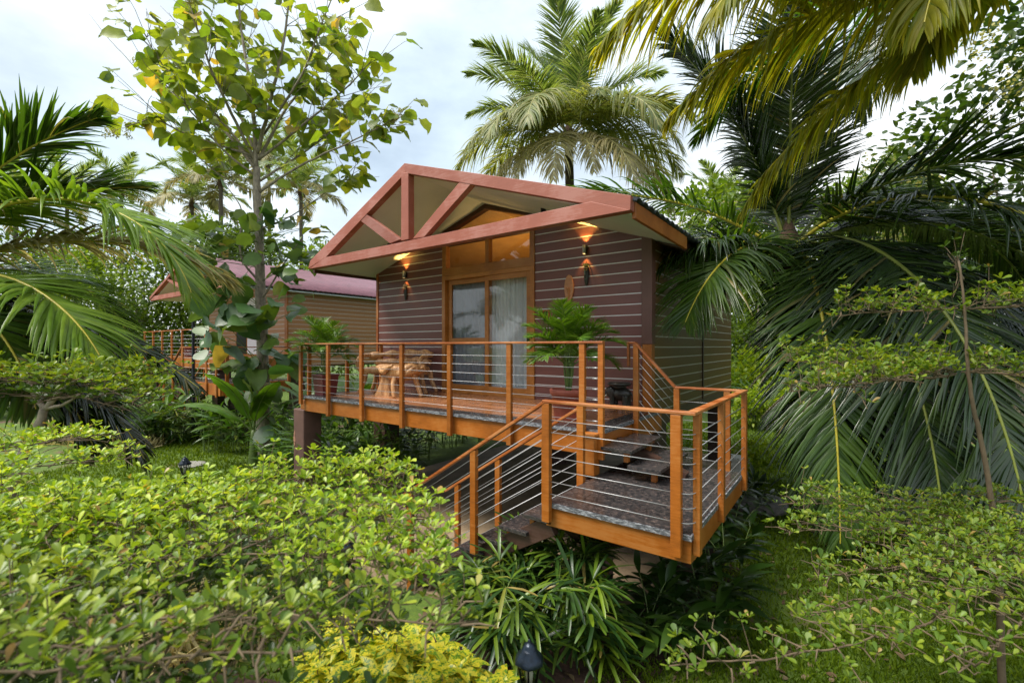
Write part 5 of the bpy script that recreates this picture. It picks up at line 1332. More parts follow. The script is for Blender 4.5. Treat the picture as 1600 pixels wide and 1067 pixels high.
# ================================================================ big-leaf tree
def bigleaf_tree():
    d0 = 11.0; base = gd(410, d0)
    t = empty('big_leaf_tree', base, 'tall open tree with large round leaves and grey trunk left of the cabin', 'tree')
    W = lambda x, y, dd=0: px(x, y, d0 + dd)
    br = [([W(410, 722), W(411, 620), W(409, 520), W(405, 420), W(402, 330), W(400, 260)], .155, .075),
          ([W(400, 262), W(396, 200), W(390, 130, .3), W(380, 60, .4), W(372, -30, .5)], .06, .02),
          ([W(402, 240), W(415, 190, -.3), W(432, 120, -.5), W(446, 40, -.6), W(452, -40, -.6)], .05, .018),
          ([W(406, 300), W(450, 270, -.3), W(510, 240, -.6), W(560, 218, -.8), W(606, 190, -.9)], .035, .008),
          ([W(398, 262), W(360, 215, .5), W(318, 180, .9), W(270, 150, 1.2), W(215, 110, 1.4)], .045, .012),
          ([W(215, 110, 1.4), W(170, 62, 1.5), W(137, 22, 1.6)], .012, .004),
          ([W(398, 250), W(350, 150, -.6), W(320, 80, -1), W(295, 0, -1.2)], .04, .012),
          ([W(404, 250), W(450, 170, .5), W(500, 110, .9), W(545, 60, 1.2)], .04, .01),
          ([W(400, 240), W(372, 170, .6), W(345, 100, 1.2), W(330, 30, 1.5)], .035, .01),
          ([W(412, 210), W(470, 120, -.8), W(500, 40, -1), W(520, -10, -1.2)], .03, .01),
          ([W(403, 360), W(450, 340, -.2), W(500, 310, -.4), W(560, 275, -.5)], .02, .006),
          ([W(396, 245), W(300, 215, -.5), W(240, 190, -.8), W(190, 200, -1)], .03, .008),
          ([W(388, 300), W(330, 262, .1), W(280, 215, .2)], .018, .006),
          ([W(405, 440), W(378, 400, -.3), W(376, 330, -.4), W(350, 290, -.4)], .03, .008),
          ([W(407, 470), W(440, 420, -.3), W(470, 380, -.5)], .03, .008),
          ([W(404, 250), W(470, 200, -.2), W(540, 140, -.4), W(585, 95, -.5)], .035, .008),
          ([W(402, 285), W(470, 240, .3), W(530, 195, .5), W(575, 150, .6)], .03, .008),
          ([W(398, 255), W(330, 170, .2), W(262, 110, .3), W(225, 50, .3)], .035, .008),
          ([W(400, 275), W(350, 235, -.5), W(290, 165, -.8), W(255, 130, -.9)], .03, .008)]
    g = MB(); paths = []
    for p, r0, r1 in br:
        q = smooth_path(p, 7); q = q + np.cumsum(rng.normal(size=q.shape) * .006, 0); paths.append(q)
    g.tube(paths[0] - [0, 0, .02], np.linspace(.155, .075, len(paths[0])), 12); g.build('trunk', M['bark'], t)
    gb = MB()
    P = []; D = []; S = []
    for q, (p, r0, r1) in list(zip(paths, br))[1:]:
        gb.tube(q, np.linspace(r0, r1, len(q)), 7)
    dense = {1: .9, 2: .9, 3: .8, 4: .9, 6: .8, 7: .8, 8: .7, 9: .8, 10: .5, 11: .7, 12: .5, 15: .8, 16: .8, 17: .7, 18: .6}
    for bi, q in enumerate(paths):
        if bi not in dense: continue
        L = len(q)
        for k in range(int(25 * dense[bi])):
            u = rng.uniform(.18 if bi not in (3, 10) else .5, 1.0); j = min(int(u*(L-1)), L-2); b0 = q[j]
            Td = nrm(q[j+1] - q[j]); side = nrm(rng.normal(size=3)); side[2] = abs(side[2])*.6
            dd = nrm(Td*.5 + side)
            tl = rng.uniform(.3, 1.6) * (1.15 - .45*u)
            tip = b0 + dd*tl + UP*.05
            mid = (b0 + tip)/2 + rng.normal(size=3)*.05
            gb.tube([b0, mid, tip], [.009, .006, .004], 5)
            for m in range(int(rng.integers(2, 5))):
                w = rng.uniform(.25, 1.05); pp = b0 + (tip - b0)*w
                a = rng.uniform(0, 2*np.pi); d = nrm(np.array([math.cos(a), math.sin(a), rng.uniform(-.75, .35)]) + dd*.4)
                st = pp + d*rng.uniform(.05, .12)
                gb.tube([pp, st], [.004, .003], 3)
                P.append(st); D.append(nrm(d - UP*.25)); S.append(rng.uniform(.22, .44)*(1.0 if bi not in (3, 10) else .9))
    gb.build('branch', M['bark'], t)
    gl = NP(); P = np.array(P); gl.leaves('teak', P, np.array(D), up_hint(len(P), .55), np.array(S), wid=rng.uniform(.8, 1.1, len(P)), bendvar=.7)
    gl.build('crown', M['f_teak'], t)
    # lower leafy shoots
    gl = NP(); P = []; D = []; S = []
    for (x, y, r, n, s) in [(330, 360, 34, 12, .40), (300, 400, 25, 8, .38), (380, 385, 40, 16, .42), (440, 395, 36, 14, .40), (465, 420, 26, 8, .36), (345, 430, 30, 12, .44), (430, 500, 34, 12, .56), (350, 505, 32, 12, .54), (385, 560, 34, 14, .58), (430, 570, 30, 12, .58), (400, 470, 36, 14, .52), (405, 620, 26, 7, .55), (470, 455, 18, 5, .4), (320, 385, 30, 12, .42), (285, 375, 22, 8, .36), (415, 350, 34, 12, .38), (360, 460, 26, 9, .46), (475, 340, 24, 8, .32), (340, 545, 20, 6, .45), (500, 360, 20, 7, .32), (300, 350, 16, 5, .34), (440, 360, 24, 7, .36)]:
        for k in range(n):
            p = W(x + rng.normal()*r*.7, y + rng.normal()*r*.7, -.6 + rng.normal()*.35)
            a = rng.uniform(0, 2*np.pi); d = nrm(np.array([math.cos(a), math.sin(a), 0]) - FW*.5 + UP*rng.uniform(-.9, .1))
            P.append(p); D.append(d); S.append(s*rng.uniform(.65, 1.1))
            trp = W(408, y + 20, 0)
            if k % 3 == 0: gl.tube(smooth_path([p, (p + trp)/2 + UP*.08, trp], 3), .008, 4)
    P = np.array(P); gl.leaves('teak', P, np.array(D), up_hint(len(P), .5), np.array(S), wid=rng.uniform(.85, 1.15, len(P)), bendvar=.6, mi=1)
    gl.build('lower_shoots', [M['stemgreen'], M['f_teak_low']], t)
    gf = NP()
    for (x, y, dd, x2, y2, d2) in ((180, 205, -1.0, 195, 200, -1), (222, 96, 1.4, 215, 110, 1.4), (553, 48, 1.2, 545, 60, 1.2), (300, -5, -1.2, 295, 0, -1.2), (612, 182, -.9, 606, 190, -.9)):
        b0 = W(x2, y2, d2); c = W(x, y, dd)
        for q in range(9):
            tp = c + rng.normal(size=3)*.11; gf.tube([b0, (b0 + tp)/2 + [0, 0, .03], tp], .003, 3)
            m = 26; P = tp + rng.normal(size=(m, 3))*.035; gf.leaves('oval', P, rdir(m, -1, 1), up_hint(m), .04, wid=1.3)
    gf.build('flower_cluster', M['f_flower'], t)
    return t
bigleaf_tree()

# ================================================================ coconut palms
mt = lambda k, r='rachis': [M[r], M[k]]
FR = {
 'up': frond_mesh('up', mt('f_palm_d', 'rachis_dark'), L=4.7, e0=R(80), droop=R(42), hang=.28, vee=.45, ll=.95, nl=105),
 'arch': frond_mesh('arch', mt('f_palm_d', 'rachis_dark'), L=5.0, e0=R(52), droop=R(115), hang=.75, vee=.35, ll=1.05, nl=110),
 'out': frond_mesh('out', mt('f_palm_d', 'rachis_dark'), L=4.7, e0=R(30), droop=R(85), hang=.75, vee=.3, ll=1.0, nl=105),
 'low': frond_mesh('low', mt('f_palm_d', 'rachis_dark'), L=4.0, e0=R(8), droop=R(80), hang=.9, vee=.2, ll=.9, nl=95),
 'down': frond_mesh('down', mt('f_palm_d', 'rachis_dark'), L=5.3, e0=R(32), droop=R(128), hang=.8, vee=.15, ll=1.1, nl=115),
}
# right-hand palm beside the cabin
cB = px(1232, 398, 7.7)
K = dict(nl=170, ll=1.2, lw=.043)
H = dict(hang=.5, vee=.0, p=.58, **K)
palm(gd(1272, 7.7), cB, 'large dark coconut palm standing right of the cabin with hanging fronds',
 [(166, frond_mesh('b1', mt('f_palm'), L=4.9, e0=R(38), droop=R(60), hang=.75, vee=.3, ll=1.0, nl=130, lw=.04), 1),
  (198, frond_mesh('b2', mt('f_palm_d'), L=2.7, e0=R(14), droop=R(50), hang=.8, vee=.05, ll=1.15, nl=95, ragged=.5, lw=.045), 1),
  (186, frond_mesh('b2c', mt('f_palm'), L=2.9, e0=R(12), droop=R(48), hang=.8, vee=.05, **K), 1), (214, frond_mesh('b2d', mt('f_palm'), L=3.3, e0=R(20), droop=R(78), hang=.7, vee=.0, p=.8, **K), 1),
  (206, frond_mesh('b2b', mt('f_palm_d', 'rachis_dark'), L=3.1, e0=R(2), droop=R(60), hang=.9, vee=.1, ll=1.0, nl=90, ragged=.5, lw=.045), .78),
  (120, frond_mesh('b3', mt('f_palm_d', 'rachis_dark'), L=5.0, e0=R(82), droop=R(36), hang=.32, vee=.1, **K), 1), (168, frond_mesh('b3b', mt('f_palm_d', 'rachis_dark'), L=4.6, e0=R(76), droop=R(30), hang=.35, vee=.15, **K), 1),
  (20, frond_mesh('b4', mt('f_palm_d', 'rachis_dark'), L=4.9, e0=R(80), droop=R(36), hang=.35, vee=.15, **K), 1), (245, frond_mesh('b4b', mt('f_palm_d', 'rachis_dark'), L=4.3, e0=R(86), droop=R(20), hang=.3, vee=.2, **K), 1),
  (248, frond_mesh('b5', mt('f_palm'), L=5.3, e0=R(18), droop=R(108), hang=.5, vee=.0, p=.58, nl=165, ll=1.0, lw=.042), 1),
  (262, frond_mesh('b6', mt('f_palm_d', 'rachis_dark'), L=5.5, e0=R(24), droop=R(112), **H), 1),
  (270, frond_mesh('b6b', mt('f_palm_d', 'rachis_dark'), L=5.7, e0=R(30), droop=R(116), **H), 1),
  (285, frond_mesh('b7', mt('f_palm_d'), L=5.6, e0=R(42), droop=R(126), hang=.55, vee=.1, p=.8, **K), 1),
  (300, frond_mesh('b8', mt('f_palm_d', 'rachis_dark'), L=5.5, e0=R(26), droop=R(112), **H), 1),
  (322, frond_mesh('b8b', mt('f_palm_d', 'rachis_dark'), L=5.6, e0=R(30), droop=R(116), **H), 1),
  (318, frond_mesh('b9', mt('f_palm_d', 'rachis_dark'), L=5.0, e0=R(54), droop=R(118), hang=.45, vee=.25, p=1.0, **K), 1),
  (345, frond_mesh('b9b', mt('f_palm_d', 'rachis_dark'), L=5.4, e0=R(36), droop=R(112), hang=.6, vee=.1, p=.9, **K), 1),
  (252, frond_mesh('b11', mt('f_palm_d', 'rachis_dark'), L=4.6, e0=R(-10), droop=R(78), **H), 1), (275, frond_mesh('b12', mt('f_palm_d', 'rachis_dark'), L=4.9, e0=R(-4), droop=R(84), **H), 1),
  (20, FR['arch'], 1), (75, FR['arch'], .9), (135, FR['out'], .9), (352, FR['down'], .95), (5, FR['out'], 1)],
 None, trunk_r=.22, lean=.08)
# palm behind the cabin
cA = px(888, 214, 17.5)
fa = lambda k, **kw: frond_mesh('a' + k, mt('f_palm_far', 'rachis_pale'), fold=True, seg=5, **kw)
fy = lambda k, **kw: frond_mesh('ay' + k, mt('f_palm_y', 'rachis_pale'), fold=True, **kw)
fm = lambda k, **kw: frond_mesh('am' + k, mt('f_palm_mid', 'rachis_pale'), fold=True, **kw)
fd = lambda k, **kw: frond_mesh('ad' + k, mt('f_palm_dry', 'rachis_pale'), fold=True, **kw)
a1 = fa('1', L=5.3, e0=R(80), droop=R(40), hang=.3, vee=.4, ll=1.25, nl=140, lw=.05)
a2 = fa('2', L=5.3, e0=R(58), droop=R(50), hang=.5, vee=.35, ll=1.3, nl=140, lw=.05)
a3 = fa('3', L=5.2, e0=R(40), droop=R(70), hang=.75, vee=.25, ll=1.25, nl=140, lw=.05)
a4 = fm('4', L=5.2, e0=R(24), droop=R(95), hang=1.3, vee=.1, ll=1.5, nl=130, lw=.055, ragged=.35)
a5 = fm('5', L=4.8, e0=R(42), droop=R(95), hang=.95, vee=.15, ll=1.4, nl=120, lw=.055)
a6 = fd('6', L=4.8, e0=R(-8), droop=R(70), hang=1.3, vee=.1, ll=1.4, nl=110, lw=.055, ragged=.6)
palm(gd(895, 17.5), cA, 'coconut palm with pale drooping fronds rising behind the cabin roof',
 [(100, a1, 1), (165, a2, 1.0), (140, a1, .95), (40, a1, 1.05), (15, a2, 1.0), (200, a2, .9), (60, a2, 1), (320, a1, .9), (185, a3, .8), (250, a1, .95), (-8, a3, .85), (280, a2, .8)],
 None, trunk_r=.24, nuts=6, dry=[(178, a4, 1), (205, a4, .95), (150, a4, .9), (340, a5, 1.05), (2, a4, 1), (20, a4, 1.05), (330, a4, .95), (282, a5, .75), (225, a4, .95), (248, a4, 1.05), (298, a4, 1.05), (235, a3, .9), (225, a6, .8), (320, a6, .9), (175, a6, .9), (255, a6, .95), (300, a6, 1.0), (350, a6, 1.1), (200, a6, .9), (280, a6, .8)])
# overhead palm at upper right, crown outside the picture
cC = cw(4.9, 6.15, 4.3)
cf = lambda k, m='f_palm_y', **kw: frond_mesh('c' + k, mt(m, 'rachis'), **kw)
KC = dict(nl=140, lw=.052, seg=5)
palm(cw(5.2, 6.9, 0)*[1, 1, 0], cC, 'coconut palm whose yellowing fronds hang in from the top right',
 [(181, cf('1', L=5.7, e0=R(16), droop=R(66), hang=1.9, vee=.0, ll=1.35, ragged=.15, **KC), 1),
  (190, cf('2', L=4.9, e0=R(14), droop=R(70), hang=1.9, vee=.0, ll=1.3, ragged=.15, **KC), 1),
  (172, cf('3', L=5.2, e0=R(30), droop=R(60), hang=1.7, vee=.05, ll=1.35, **KC), 1),
  (166, cf('4', L=4.6, e0=R(4), droop=R(50), hang=1.7, vee=.0, ll=1.2, **KC), 1),
  (200, cf('5', L=3.4, e0=R(6), droop=R(80), hang=1.9, vee=.0, ll=1.1, **KC), 1),
  (152, cf('6', L=4.2, e0=R(-18), droop=R(42), hang=1.9, vee=.0, ll=.9, **KC), 1),
  (135, cf('7', 'f_palm', L=4.6, e0=R(20), droop=R(70), hang=.6, vee=.2, ll=1.0, nl=105), 1), (185, cf('8', L=2.6, e0=R(-10), droop=R(60), hang=1.1, vee=.0, ll=1.0, **KC), 1), (300, FR['arch'], 1), (30, FR['arch'], 1), (80, FR['arch'], 1)],
 None, trunk_r=.2)
# left palm, crown outside the picture
cD = px(-175, 455, 5.3)
df = lambda k, m='f_palm', **kw: frond_mesh('d' + k, mt(m), **kw)
KD = dict(nl=135, lw=.046)
palm(gd(-200, 5.3), cD, 'coconut palm reaching in from the left edge with broad arching fronds',
 [(2, df('1', 'f_palm_b', L=4.3, e0=R(54), droop=R(126), hang=.6, vee=.22, ll=1.2, **KD), 1),
  (20, df('2', L=3.1, e0=R(66), droop=R(36), hang=.4, vee=.3, ll=1.0, **KD), 1),
  (40, df('3', L=3.0, e0=R(58), droop=R(50), hang=.5, vee=.3, ll=1.0, **KD), 1),
  (350, df('4', 'f_palm_b', L=3.5, e0=R(18), droop=R(80), hang=.7, vee=.1, ll=1.0, **KD), 1),
  (8, df('5', 'f_palm_d', L=3.6, e0=R(-2), droop=R(40), hang=.95, vee=.05, ll=.75, **KD), 1),
  (8, df('6', 'f_palm_d', L=3.0, e0=R(-18), droop=R(55), hang=.6, vee=.2, ll=.9, **KD), 1),
  (20, df('7', 'f_palm_d', L=3.4, e0=R(-20), droop=R(50), hang=.8, vee=.1, ll=.9, **KD), 1),
  (38, df('8', 'f_palm_dry', L=3.8, e0=R(40), droop=R(80), hang=.8, vee=.2, ll=1.0, **KD), 1),
  (90, FR['out'], .8), (180, FR['arch'], .8), (270, FR['up'], .7), (345, df('9', L=3.0, e0=R(5), droop=R(75), hang=.8, vee=.1, ll=.95, **KD), 1)],
 None, trunk_r=.19)
# distant palms over the far cabin
far = [(105, 312, 27, 'distant palm crown at far left above the arching frond', 0), (190, 305, 30, 'distant palm crown second from the left on the skyline', 40),
       (300, 318, 26, 'distant palm with pale drooping fronds left of the big-leaf tree', 80), (345, 285, 24, 'distant palm directly behind the big-leaf tree trunk, left one', 15),
       (470, 300, 25, 'distant palm with yellowing fronds between big-leaf tree and cabin roof', 60), (25, 330, 24, 'distant palm at the left edge behind the near fronds', 25),
       (420, 255, 31, 'tall distant palm showing through the big-leaf crown', 100), (1400, 330, 22, 'palm in the trees behind the right coconut palm', 10), (1130, 330, 24, 'palm crown behind the right end of the cabin roof', 70)]
f1 = fa('f1', L=4.8, e0=R(72), droop=R(55), hang=.4, vee=.35, ll=1.1, nl=60, lw=.085)
f2 = fa('f2', L=4.8, e0=R(45), droop=R(90), hang=.8, vee=.25, ll=1.15, nl=60, lw=.085)
f3 = fd('f3', L=4.5, e0=R(22), droop=R(95), hang=1.1, vee=.1, ll=1.2, nl=60, lw=.085)
for i, (x, y, d, lab, o) in enumerate(far):
    fr = [(o + 0, f1, .95), (o + 72, f1, 1), (o + 144, f1, .9), (o + 216, f1, 1), (o + 288, f1, .95)] + [(o + 20 + k*60, f2, .9 + .1*math.sin(k + i)) for k in range(6)] + [(o + 45 + k*72, f3, .9) for k in range(5)]
    d *= 1.4
    palm(gd(x + 6, d), px(x, y, d), lab, fr, None, trunk_r=.2, group='distant palms on the skyline')

# ================================================================ broad trees and hedge plants behind
blob = lambda *a: [((x, y, z), (rx, ry, rz)) for x, y, z, rx, ry, rz in a]
broad_tree(gd(1590, 12.8), 3.5, blob((-.3, .3, 5.6, 2.0, 2, 1.9), (1.6, .3, 4.6, 2.0, 2, 2.0), (-.6, 0, 3.4, 1.7, 1.6, 1.3), (1.0, -.4, 7.4, 1.9, 1.8, 1.6), (2.5, .5, 6.6, 1.9, 1.9, 2)), 9000, .17, 'dense dark tree with cream flower clusters at the right edge', 'f_tree', flowers=7, kind='oval', wid=1.2).scale = (1.42, 1.42, 1.42)
bg = [(1185, 22, 7.00, 'f_treeb', 'bright leafy tree behind the lawn, nearest the cabin side'), (1290, 25, 8.20, 'f_treeb', 'bright leafy tree showing behind the right palm trunk'), (1390, 20, 5.60, 'f_tree', 'dark leafy tree behind the right palm fronds'), (1480, 22, 6.60, 'f_tree', 'tall dark tree behind the slender tiered tree'), (1590, 18, 5.00, 'f_tree', 'dark bushy tree at the far right edge'),
      (1080, 28, 9.00, 'f_treeb', 'pale green tree beyond the cabin roof end'),
      (20, 20, 4.79, 'f_tree', 'bushy tree behind the left palm fronds'), (120, 24, 5.64, 'f_treeb', 'light green tree behind the far cabin, left of it'), (225, 30, 7.36, 'f_treeb', 'leafy tree rising behind the far cabin'), (335, 32, 8.05, 'f_treeb', 'light green tree behind the big-leaf tree'), (490, 30, 6.84, 'f_treeb', 'light green tree behind the cabin at its left eave'), (-60, 17, 3.93, 'f_tree', 'dark tree at the outer left edge'), (1700, 16, 5.00, 'f_tree', 'dark tree beyond the right edge'), (420, 34, 8.05, 'f_treeb', 'tree far behind the maroon roof'), (60, 34, 7.87, 'f_treeb', 'far light tree below the skyline palms'), (1380, 15, 3.00, 'f_treeb', 'bright low tree behind the hanging fronds, left of the slender tree'), (1530, 14, 3.20, 'f_tree', 'low bushy tree behind the slender tiered tree'), (1450, 17, 4.20, 'f_treeb', 'light bushy tree at the back of the right lawn'), (860, 16.8, 2.60, 'f_tree', 'dark bush behind the cabin stilts, middle'), (760, 17.2, 2.60, 'f_tree', 'dark bush behind the cabin stilts, left'), (960, 16.4, 2.60, 'f_tree', 'dark bush behind the cabin stilts, right'), (1240, 33, 11.00, 'f_tree', 'far dark tree between the cabin and the right palm'), (1420, 34, 11.00, 'f_treeb', 'far light tree above the right palm fronds'), (170, 19, 3.08, 'f_treeb', 'low leafy tree behind the yellow shrubs')]
protos = {}
for i, (x, d, hh, mk, lab) in enumerate(bg):
    k = (mk, i % 2)
    if k not in protos:
        protos[k] = broad_tree(gd(x, d), 2.2, blob((0, 0, 3.2, 1.7, 1.7, 1.3), (-1.3, .3, 2.4, 1.3, 1.4, 1.1), (1.4, -.2, 2.6, 1.3, 1.4, 1.1), (.2, -.9, 1.7, 1.6, 1.3, 1.0), (-.8, -.5, 1.0, 1.4, 1.2, .8), (1.2, -.6, 1.0, 1.3, 1.2, .8), (.5, .2, 3.9, .9, .9, .7)), 9000, .12, lab, mk, 'leafy trees behind the cabins')
        o = protos[k]; o.scale = (hh/4.4*(1.35 if d > 23 else 1),)*3
    else:
        again(protos[k], gd(x, d), lab, rz=i*1.3, s=hh/4.4*(1.35 if d > 23 else 1))
# ================================================================ planting
gin = plant('ginger_plant', gd(505, 9.4), ginger_np(16, 1.15, .36, .4, .45), [M['stemgreen'], M['f_ginger']], 'leafy ginger plant just right of the left pillar under the deck', 'plant', 'ginger plants in the borders')
gin2 = plant('ginger_plant', gd(1035, 4.15), ginger_np(8, .55, .34, .22, .8, 1.25, 8), [M['stemgreen'], M['f_ginger_d']], 'dark broad-leaf ginger below the front beam of the landing', 'plant', 'ginger plants in the borders')
for i, (x, d, s, lab) in enumerate([(550, 9.8, 1.0, 'ginger plant with light leaves under the deck between the two left pillars'), (605, 10.4, 1.0, 'ginger plant behind the dark second pillar'), (440, 9.3, .85, 'light green ginger plant at the left of the left pillar'), (470, 10.2, 1.1, 'ginger plant behind the left pillar'), (650, 11.0, 1.05, 'shaded ginger plant deep under the deck'), (620, 8.9, 1.0, 'ginger plant nearest the paving edge under the deck front'), (560, 8.6, .9, 'ginger plant at the front edge under the deck, right of the first pillar'), (690, 12.4, 1.1, 'ginger plant at the dark edge of the paving under the deck'), (735, 13.0, 1.1, 'ginger plant farthest back at the edge of the paving'), (575, 11.6, 1.15, 'tall ginger plant behind the other under-deck plants'), (530, 10.6, 1.1, 'ginger plant second row between the left pillars'), (395, 11.8, 1.0, 'ginger plant behind the trunk of the big-leaf tree'), (445, 12.5, 1.35, 'tall ginger plant under the far cabin landing'), (225, 12.6, 1.5, 'tall ginger plant before the far cabin stairs'), (180, 13.5, 1.6, 'tall ginger plant before the left part of the far deck'), (355, 12.0, 1.3, 'ginger plant before the far landing, left of the grey trunk'),
     (1215, 15.5, 1.3, 'ginger plant in front of the low kerb wall'), (1172, 16.5, 1.4, 'ginger plant at the cabin end of the kerb wall')]):
    again(gin, gd(x, d), lab, i*1.1, s)
for i, (x, d, s, lab) in enumerate([(1110, 4.7, 1.1, 'dark ginger with arching leaves at the landing corner'), (985, 4.25, .9, 'dark ginger right of the fan-leaf clump'), (1130, 5.6, 1.05, 'dark ginger below the right side beam of the landing'), (1150, 6.6, 1.0, 'dark ginger under the back corner of the landing'), (1075, 5.2, .95, 'shaded ginger under the middle of the landing'), (1165, 7.6, .9, 'dark plant beside the flat round stone'), (1085, 4.15, .75, 'low dark ginger nearest the lawn edge')]):
    again(gin2, gd(x, d), lab, i*1.7, s)
lp = plant('fan_palm_clump', gd(838, 4.15), lady_palm_np(44, .80, .42, .32), [M['stemgreen'], M['f_lady']], 'bushy fan-leaf palm clump in front of the staircase', 'plant', 'fan palm clumps')
again(lp, gd(835, 4.75), 'shaded fan-leaf palm clump under the stair flight behind the near clump', 2.0, .55)
again(lp, gd(275, 13.0), 'fan-leaf palm clump at the foot of the black pole', 1.0, 1.2)
cr = plant('croton_shrub', cw(2.75, -.38, 0)*[1, 1, 0], croton_np(52, .48, .72, .155), [M['twig'], M['f_croton']], 'yellow variegated shrub by the near lantern', 'shrub', 'yellow variegated shrubs')
again(cr, cw(3.05, -.75, 0)*[1, 1, 0], 'yellow variegated shrub in the middle, behind the near leaves', 1.2, 1.0)
again(cr, cw(2.35, -.22, 0)*[1, 1, 0], 'yellow variegated shrub at the bottom edge', 2.2, .92)
again(cr, cw(2.5, -.85, 0)*[1, 1, 0], 'yellow variegated shrub lowest among the near leaves', 3.2, .95)
again(cr, cw(3.5, -1.15, 0)*[1, 1, 0], 'yellow variegated shrub farthest left, below the leaf layer', 4.2, .85)
# banana plants
def banana(loc, n, h, L, W, label, seed, mk='f_banana'):
    t = empty('banana_plant', loc, label, 'banana plant', 'banana plants')
    loc = np.array(loc, float)
    MB().tube(smooth_path([loc - [0, 0, .1], loc + [.03, 0, h*.5], loc + [0.02, .02, h]], 4), np.linspace(.11, .06, 9), 10).build('stem', M['stemgreen'], t)
    for i in range(n):
        g = banana_leaf_np(L*random.uniform(.75, 1.1), W*random.uniform(.8, 1.1), R(random.uniform(50, 82)), R(random.uniform(50, 105)))
        o = link('leaf', g.mesh('leaf', [M['stemgreen'], M[mk]]), t, keep=False); a = i*2.4 + seed
        o.location = (0, 0, h*.93); o.rotation_euler = (0, 0, a)
    return t
banana(gd(545, 11.2), 7, .95, 1.7, .24, 'banana plant with broad upright leaves behind the left deck railing', .3)
banana(gd(500, 11.8), 7, .8, 1.6, .22, 'banana plant partly hidden behind the potted palm', 1.7)
banana(gd(590, 10.9), 6, .9, 1.5, .2, 'banana plant against the left corner of the cabin', 2.9)
banana(gd(395, 10.4), 5, .8, 2.0, .30, 'banana plant with long hanging leaves around the grey trunk', 4.0)
banana(gd(340, 13.0), 6, .3, 1.2, .26, 'low broad-leaf plant under the far cabin landing', 5.0, 'f_ginger_d')
banana(gd(160, 15.5), 8, 1.6, 1.5, .28, 'broad-leaf clump at the left end of the far deck', .9)
# bright shrubs
sh = broad_tree(gd(1195, 14.6), .5, blob((0, 0, .9, .8, .7, .6), (.4, 0, .6, .6, .6, .5), (-.4, .1, .6, .6, .6, .5)), 2400, .12, 'bright yellow-green shrub on the lawn behind the landing', 'f_bright', 'bright shrubs at the back', 'garden_shrub', trunk_r=.03)
again(sh, gd(1240, 15.8), 'bright shrub beside the hanging palm fronds, in front of the kerb', 1.0, 1.25)
again(sh, gd(1175, 18.5), 'tall bright shrub behind the kerb wall near the cabin', 2.0, 1.7)
again(sh, gd(1235, 19.5), 'tall bright shrub behind the kerb wall, farther right', 3.0, 1.8)
again(sh, gd(1180, 9.3), 'small mixed shrub beside the pale utility box', 4.0, .55)
ys = broad_tree(gd(125, 17), .6, blob((0, 0, 1.6, .7, .7, .8), (.5, 0, 1.2, .6, .6, .6), (-.5, 0, 1.1, .6, .6, .6)), 2200, .14, 'yellow shrub left of the far deck', 'f_yellow', 'yellow shrubs by the far cabin', 'yellow_shrub', trunk_r=.04)
again(ys, gd(160, 17.8), 'yellow shrub behind the broad-leaf clump', 1.0, 1.1); again(ys, gd(215, 18.5), 'yellow shrub at the far deck railing', 2.0, 1.0); again(ys, gd(60, 19), 'yellow shrub farthest left behind the fronds', 3, 1.1)
# straw coloured grass clumps
gcp = plant('straw_grass_clump', gd(165, 12.5), grassclump_np(420, .55, .28), [M['twig'], M['f_straw']], 'pale straw grass clump on the lawn at left', 'grass clump', 'pale grass clumps')
again(gcp, gd(120, 13.2), 'pale straw grass clump left of the others', 1, 1.2); again(gcp, gd(228, 12.2), 'small pale grass tuft nearest the far stairs', 2, .6); again(gcp, cw(4.2, -2.75, 0)*[1, 1, 0], 'dry pale grass clump seen between the near leaf layers', .5, .8)
# red ginger flowers
def redflower(p, label, h=.7):
    t = empty('red_flower', p, label, 'flower', 'red ginger flowers'); p = np.array(p)
    MB().tube([p, p + [.02, 0, h]], .008, 6).build('stem', M['stemgreen'], t)
    g = NP(); n = 26; z = np.linspace(0, .16, n); a = np.arange(n)*2.4; P = p + np.stack([np.zeros(n) + .02, np.zeros(n), h + z], -1)
    g.leaves('oval', P, nrm(np.stack([np.cos(a), np.sin(a), .9 + z*3], -1)), np.broadcast_to(UP, (n, 3)) + .01, .038, wid=1.2); g.build('bloom', M['red'], t)
for x, y, d, lab in ((545, 712, 9.1, 'red flower low under the deck, left one'), (563, 722, 9.0, 'red flower low under the deck, right one'), (638, 683, 10.6, 'small red flower behind the dark pillar'), (392, 716, 10.6, 'red flower beside the base of the grey trunk')):
    z = CAMZ + (HZ - y)/F*d; p = gd(x, d); redflower(p, lab, max(.15, z - .1))
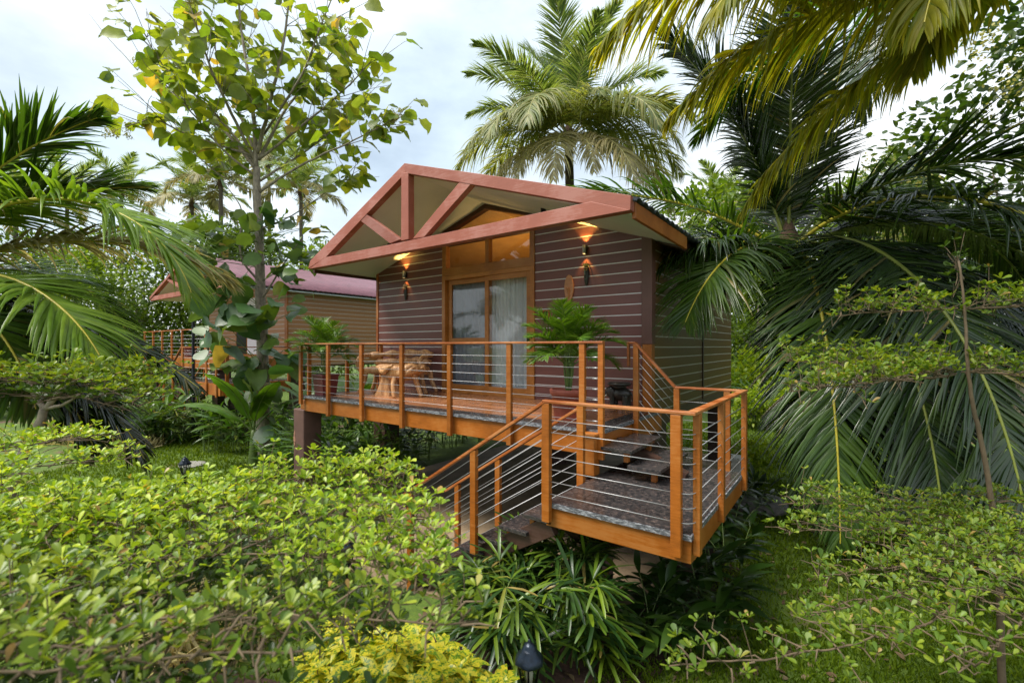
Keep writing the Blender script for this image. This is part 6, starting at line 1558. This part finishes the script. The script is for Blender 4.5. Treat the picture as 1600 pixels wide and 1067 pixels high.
# grass: stuff
def grass():
    P = []
    def patch(n, d0, d1, l0, l1):
        d = rng.uniform(d0, d1, n); la = rng.uniform(l0, l1, n)
        return FW*d[:, None] + RT*la[:, None]
    P += [patch(26000, 4.2, 9.0, 2.1, 6.0), patch(36000, 2.3, 4.4, .05, 5.8), patch(16000, 9, 16, 4.0, 11), patch(20000, 7, 13.5, -10, -3.8), patch(9000, 3.0, 7.5, -4.5, -1.5), patch(2500, 1.3, 3.2, -2.6, .2)]
    P = np.concatenate(P)
    inslab = (P[:, 0] > -7) & (P[:, 0] < -1.25) & (P[:, 1] > 3.3 + np.clip(P[:, 0] + 4.9, 0, 9)*.16) & (P[:, 1] < 9)
    # bare mulch patches
    nz_ = np.sin(P[:, 0]*1.3 + 2)*np.cos(P[:, 1]*1.7) + np.sin(P[:, 0]*3.1 + P[:, 1]*2.3)*.5
    keep = ~inslab & ((nz_ > -1.1) | (rng.random(len(P)) < .6))
    d_ = P@FW; l_ = P@RT
    bed = (d_ > 3.45) & (d_ < 6.3) & (l_ > -.9) & (l_ < .55 + (d_ - 3.5)*.62)
    keep &= ~(bed & (rng.random(len(P)) < .93))
    P = P[keep]; n = len(P); P = P*[1, 1, 0]
    dist = P@FW
    D = nrm(rng.normal(size=(n, 3))*[.55, .55, .1] + UP)
    g = NP(); g.leaves('blade', P, D, rdir(n, -.2, .2), rng.uniform(.025, .065, n)*(1 + .05*dist), wid=1.7 + .12*dist)
    o = g.build('grass', M['f_grass']); tag(o, 'short green lawn grass', 'grass', kind='stuff')
    n = 1500; P = np.concatenate([patch(700, 2.2, 6, -4, 3.5), patch(500, 3.2, 6.2, -1, 2.6), patch(300, 6, 11, 2, 7)]); P[:, 2] = .02; n = len(P)
    keep = ~((P[:, 0] > -6.9) & (P[:, 0] < -1.2) & (P[:, 1] > 3.3)); P = P[keep]; n = len(P)
    g = NP(); g.leaves('oval', P, nrm(rng.normal(size=(n, 3))*[1, 1, .15]), up_hint(n, .3), rng.uniform(.03, .09, n)); o = g.build('leaf_litter', M['f_litter']); tag(o, 'fallen dry leaves on the ground', 'leaf litter', kind='stuff')
grass()
# ================================================================ sky, sun, camera
SUN_EL, SUN_AZ = R(60), R(215)     # azimuth clockwise from +Y
wd = bpy.data.worlds.new('World'); sc.world = wd; wd.use_nodes = True
nt = wd.node_tree; bg = nt.nodes['Background']
sky = nt.nodes.new('ShaderNodeTexSky'); sky.sky_type = 'NISHITA'; sky.sun_disc = False
sky.sun_elevation = SUN_EL; sky.sun_rotation = SUN_AZ; sky.air_density = 1.2; sky.dust_density = 2.0
tc = nt.nodes.new('ShaderNodeTexCoord'); mp = nt.nodes.new('ShaderNodeMapping'); mp.inputs['Scale'].default_value = (1, 1, 2.2)
nt.links.new(tc.outputs['Generated'], mp.inputs[0])
nz1 = noise(nt, mp.outputs[0], 2.3, 7, .55); nz2 = noise(nt, mp.outputs[0], 1.1, 4, .5)
mask_ = ramp(nt, nz1, [(.30, (.45, .45, .45)), (.60, (1, 1, 1))])
ccol = ramp(nt, nz2, [(.34, (7.4, 8.8, 10.0)), (.52, (10.2, 10.9, 11.4)), (.68, (11.4, 11.6, 11.7))])
mx = N(nt, 'ShaderNodeMix', data_type='RGBA'); nt.links.new(mask_, mx.inputs['Factor']); nt.links.new(sky.outputs[0], mx.inputs['A']); nt.links.new(ccol, mx.inputs['B'])
nt.links.new(mx.outputs['Result'], bg.inputs['Color']); bg.inputs['Strength'].default_value = .079
sl = bpy.data.lights.new('sun', 'SUN'); sl.energy = 4.1; sl.angle = R(26); sl.color = (1, .95, .86)
so = bpy.data.objects.new('sun', sl); col.objects.link(so)
sd = Vector((math.sin(SUN_AZ)*math.cos(SUN_EL), math.cos(SUN_AZ)*math.cos(SUN_EL), math.sin(SUN_EL)))
so.rotation_euler = (-sd).to_track_quat('-Z', 'Y').to_euler()
cam = bpy.data.cameras.new('camera'); co = bpy.data.objects.new('camera', cam); col.objects.link(co)
cam.sensor_width = 36; cam.lens = F/1600*36; cam.shift_y = 7.5/1600; cam.clip_start = .05; cam.clip_end = 2000
co.location = (0, 0, CAMZ); co.rotation_euler = (math.pi/2, 0, YAW)
cam.dof.use_dof = True; cam.dof.focus_distance = 5.5; cam.dof.aperture_fstop = 2.2
sc.camera = co
vs = sc.view_settings; vs.view_transform = 'Standard'; vs.look = 'None'; vs.exposure = 0.68; vs.gamma = 1; vs.use_curve_mapping = False
sc.cycles.max_bounces = 8; sc.cycles.transparent_max_bounces = 8; sc.cycles.use_denoising = True
sc.cycles.sample_clamp_indirect = 6
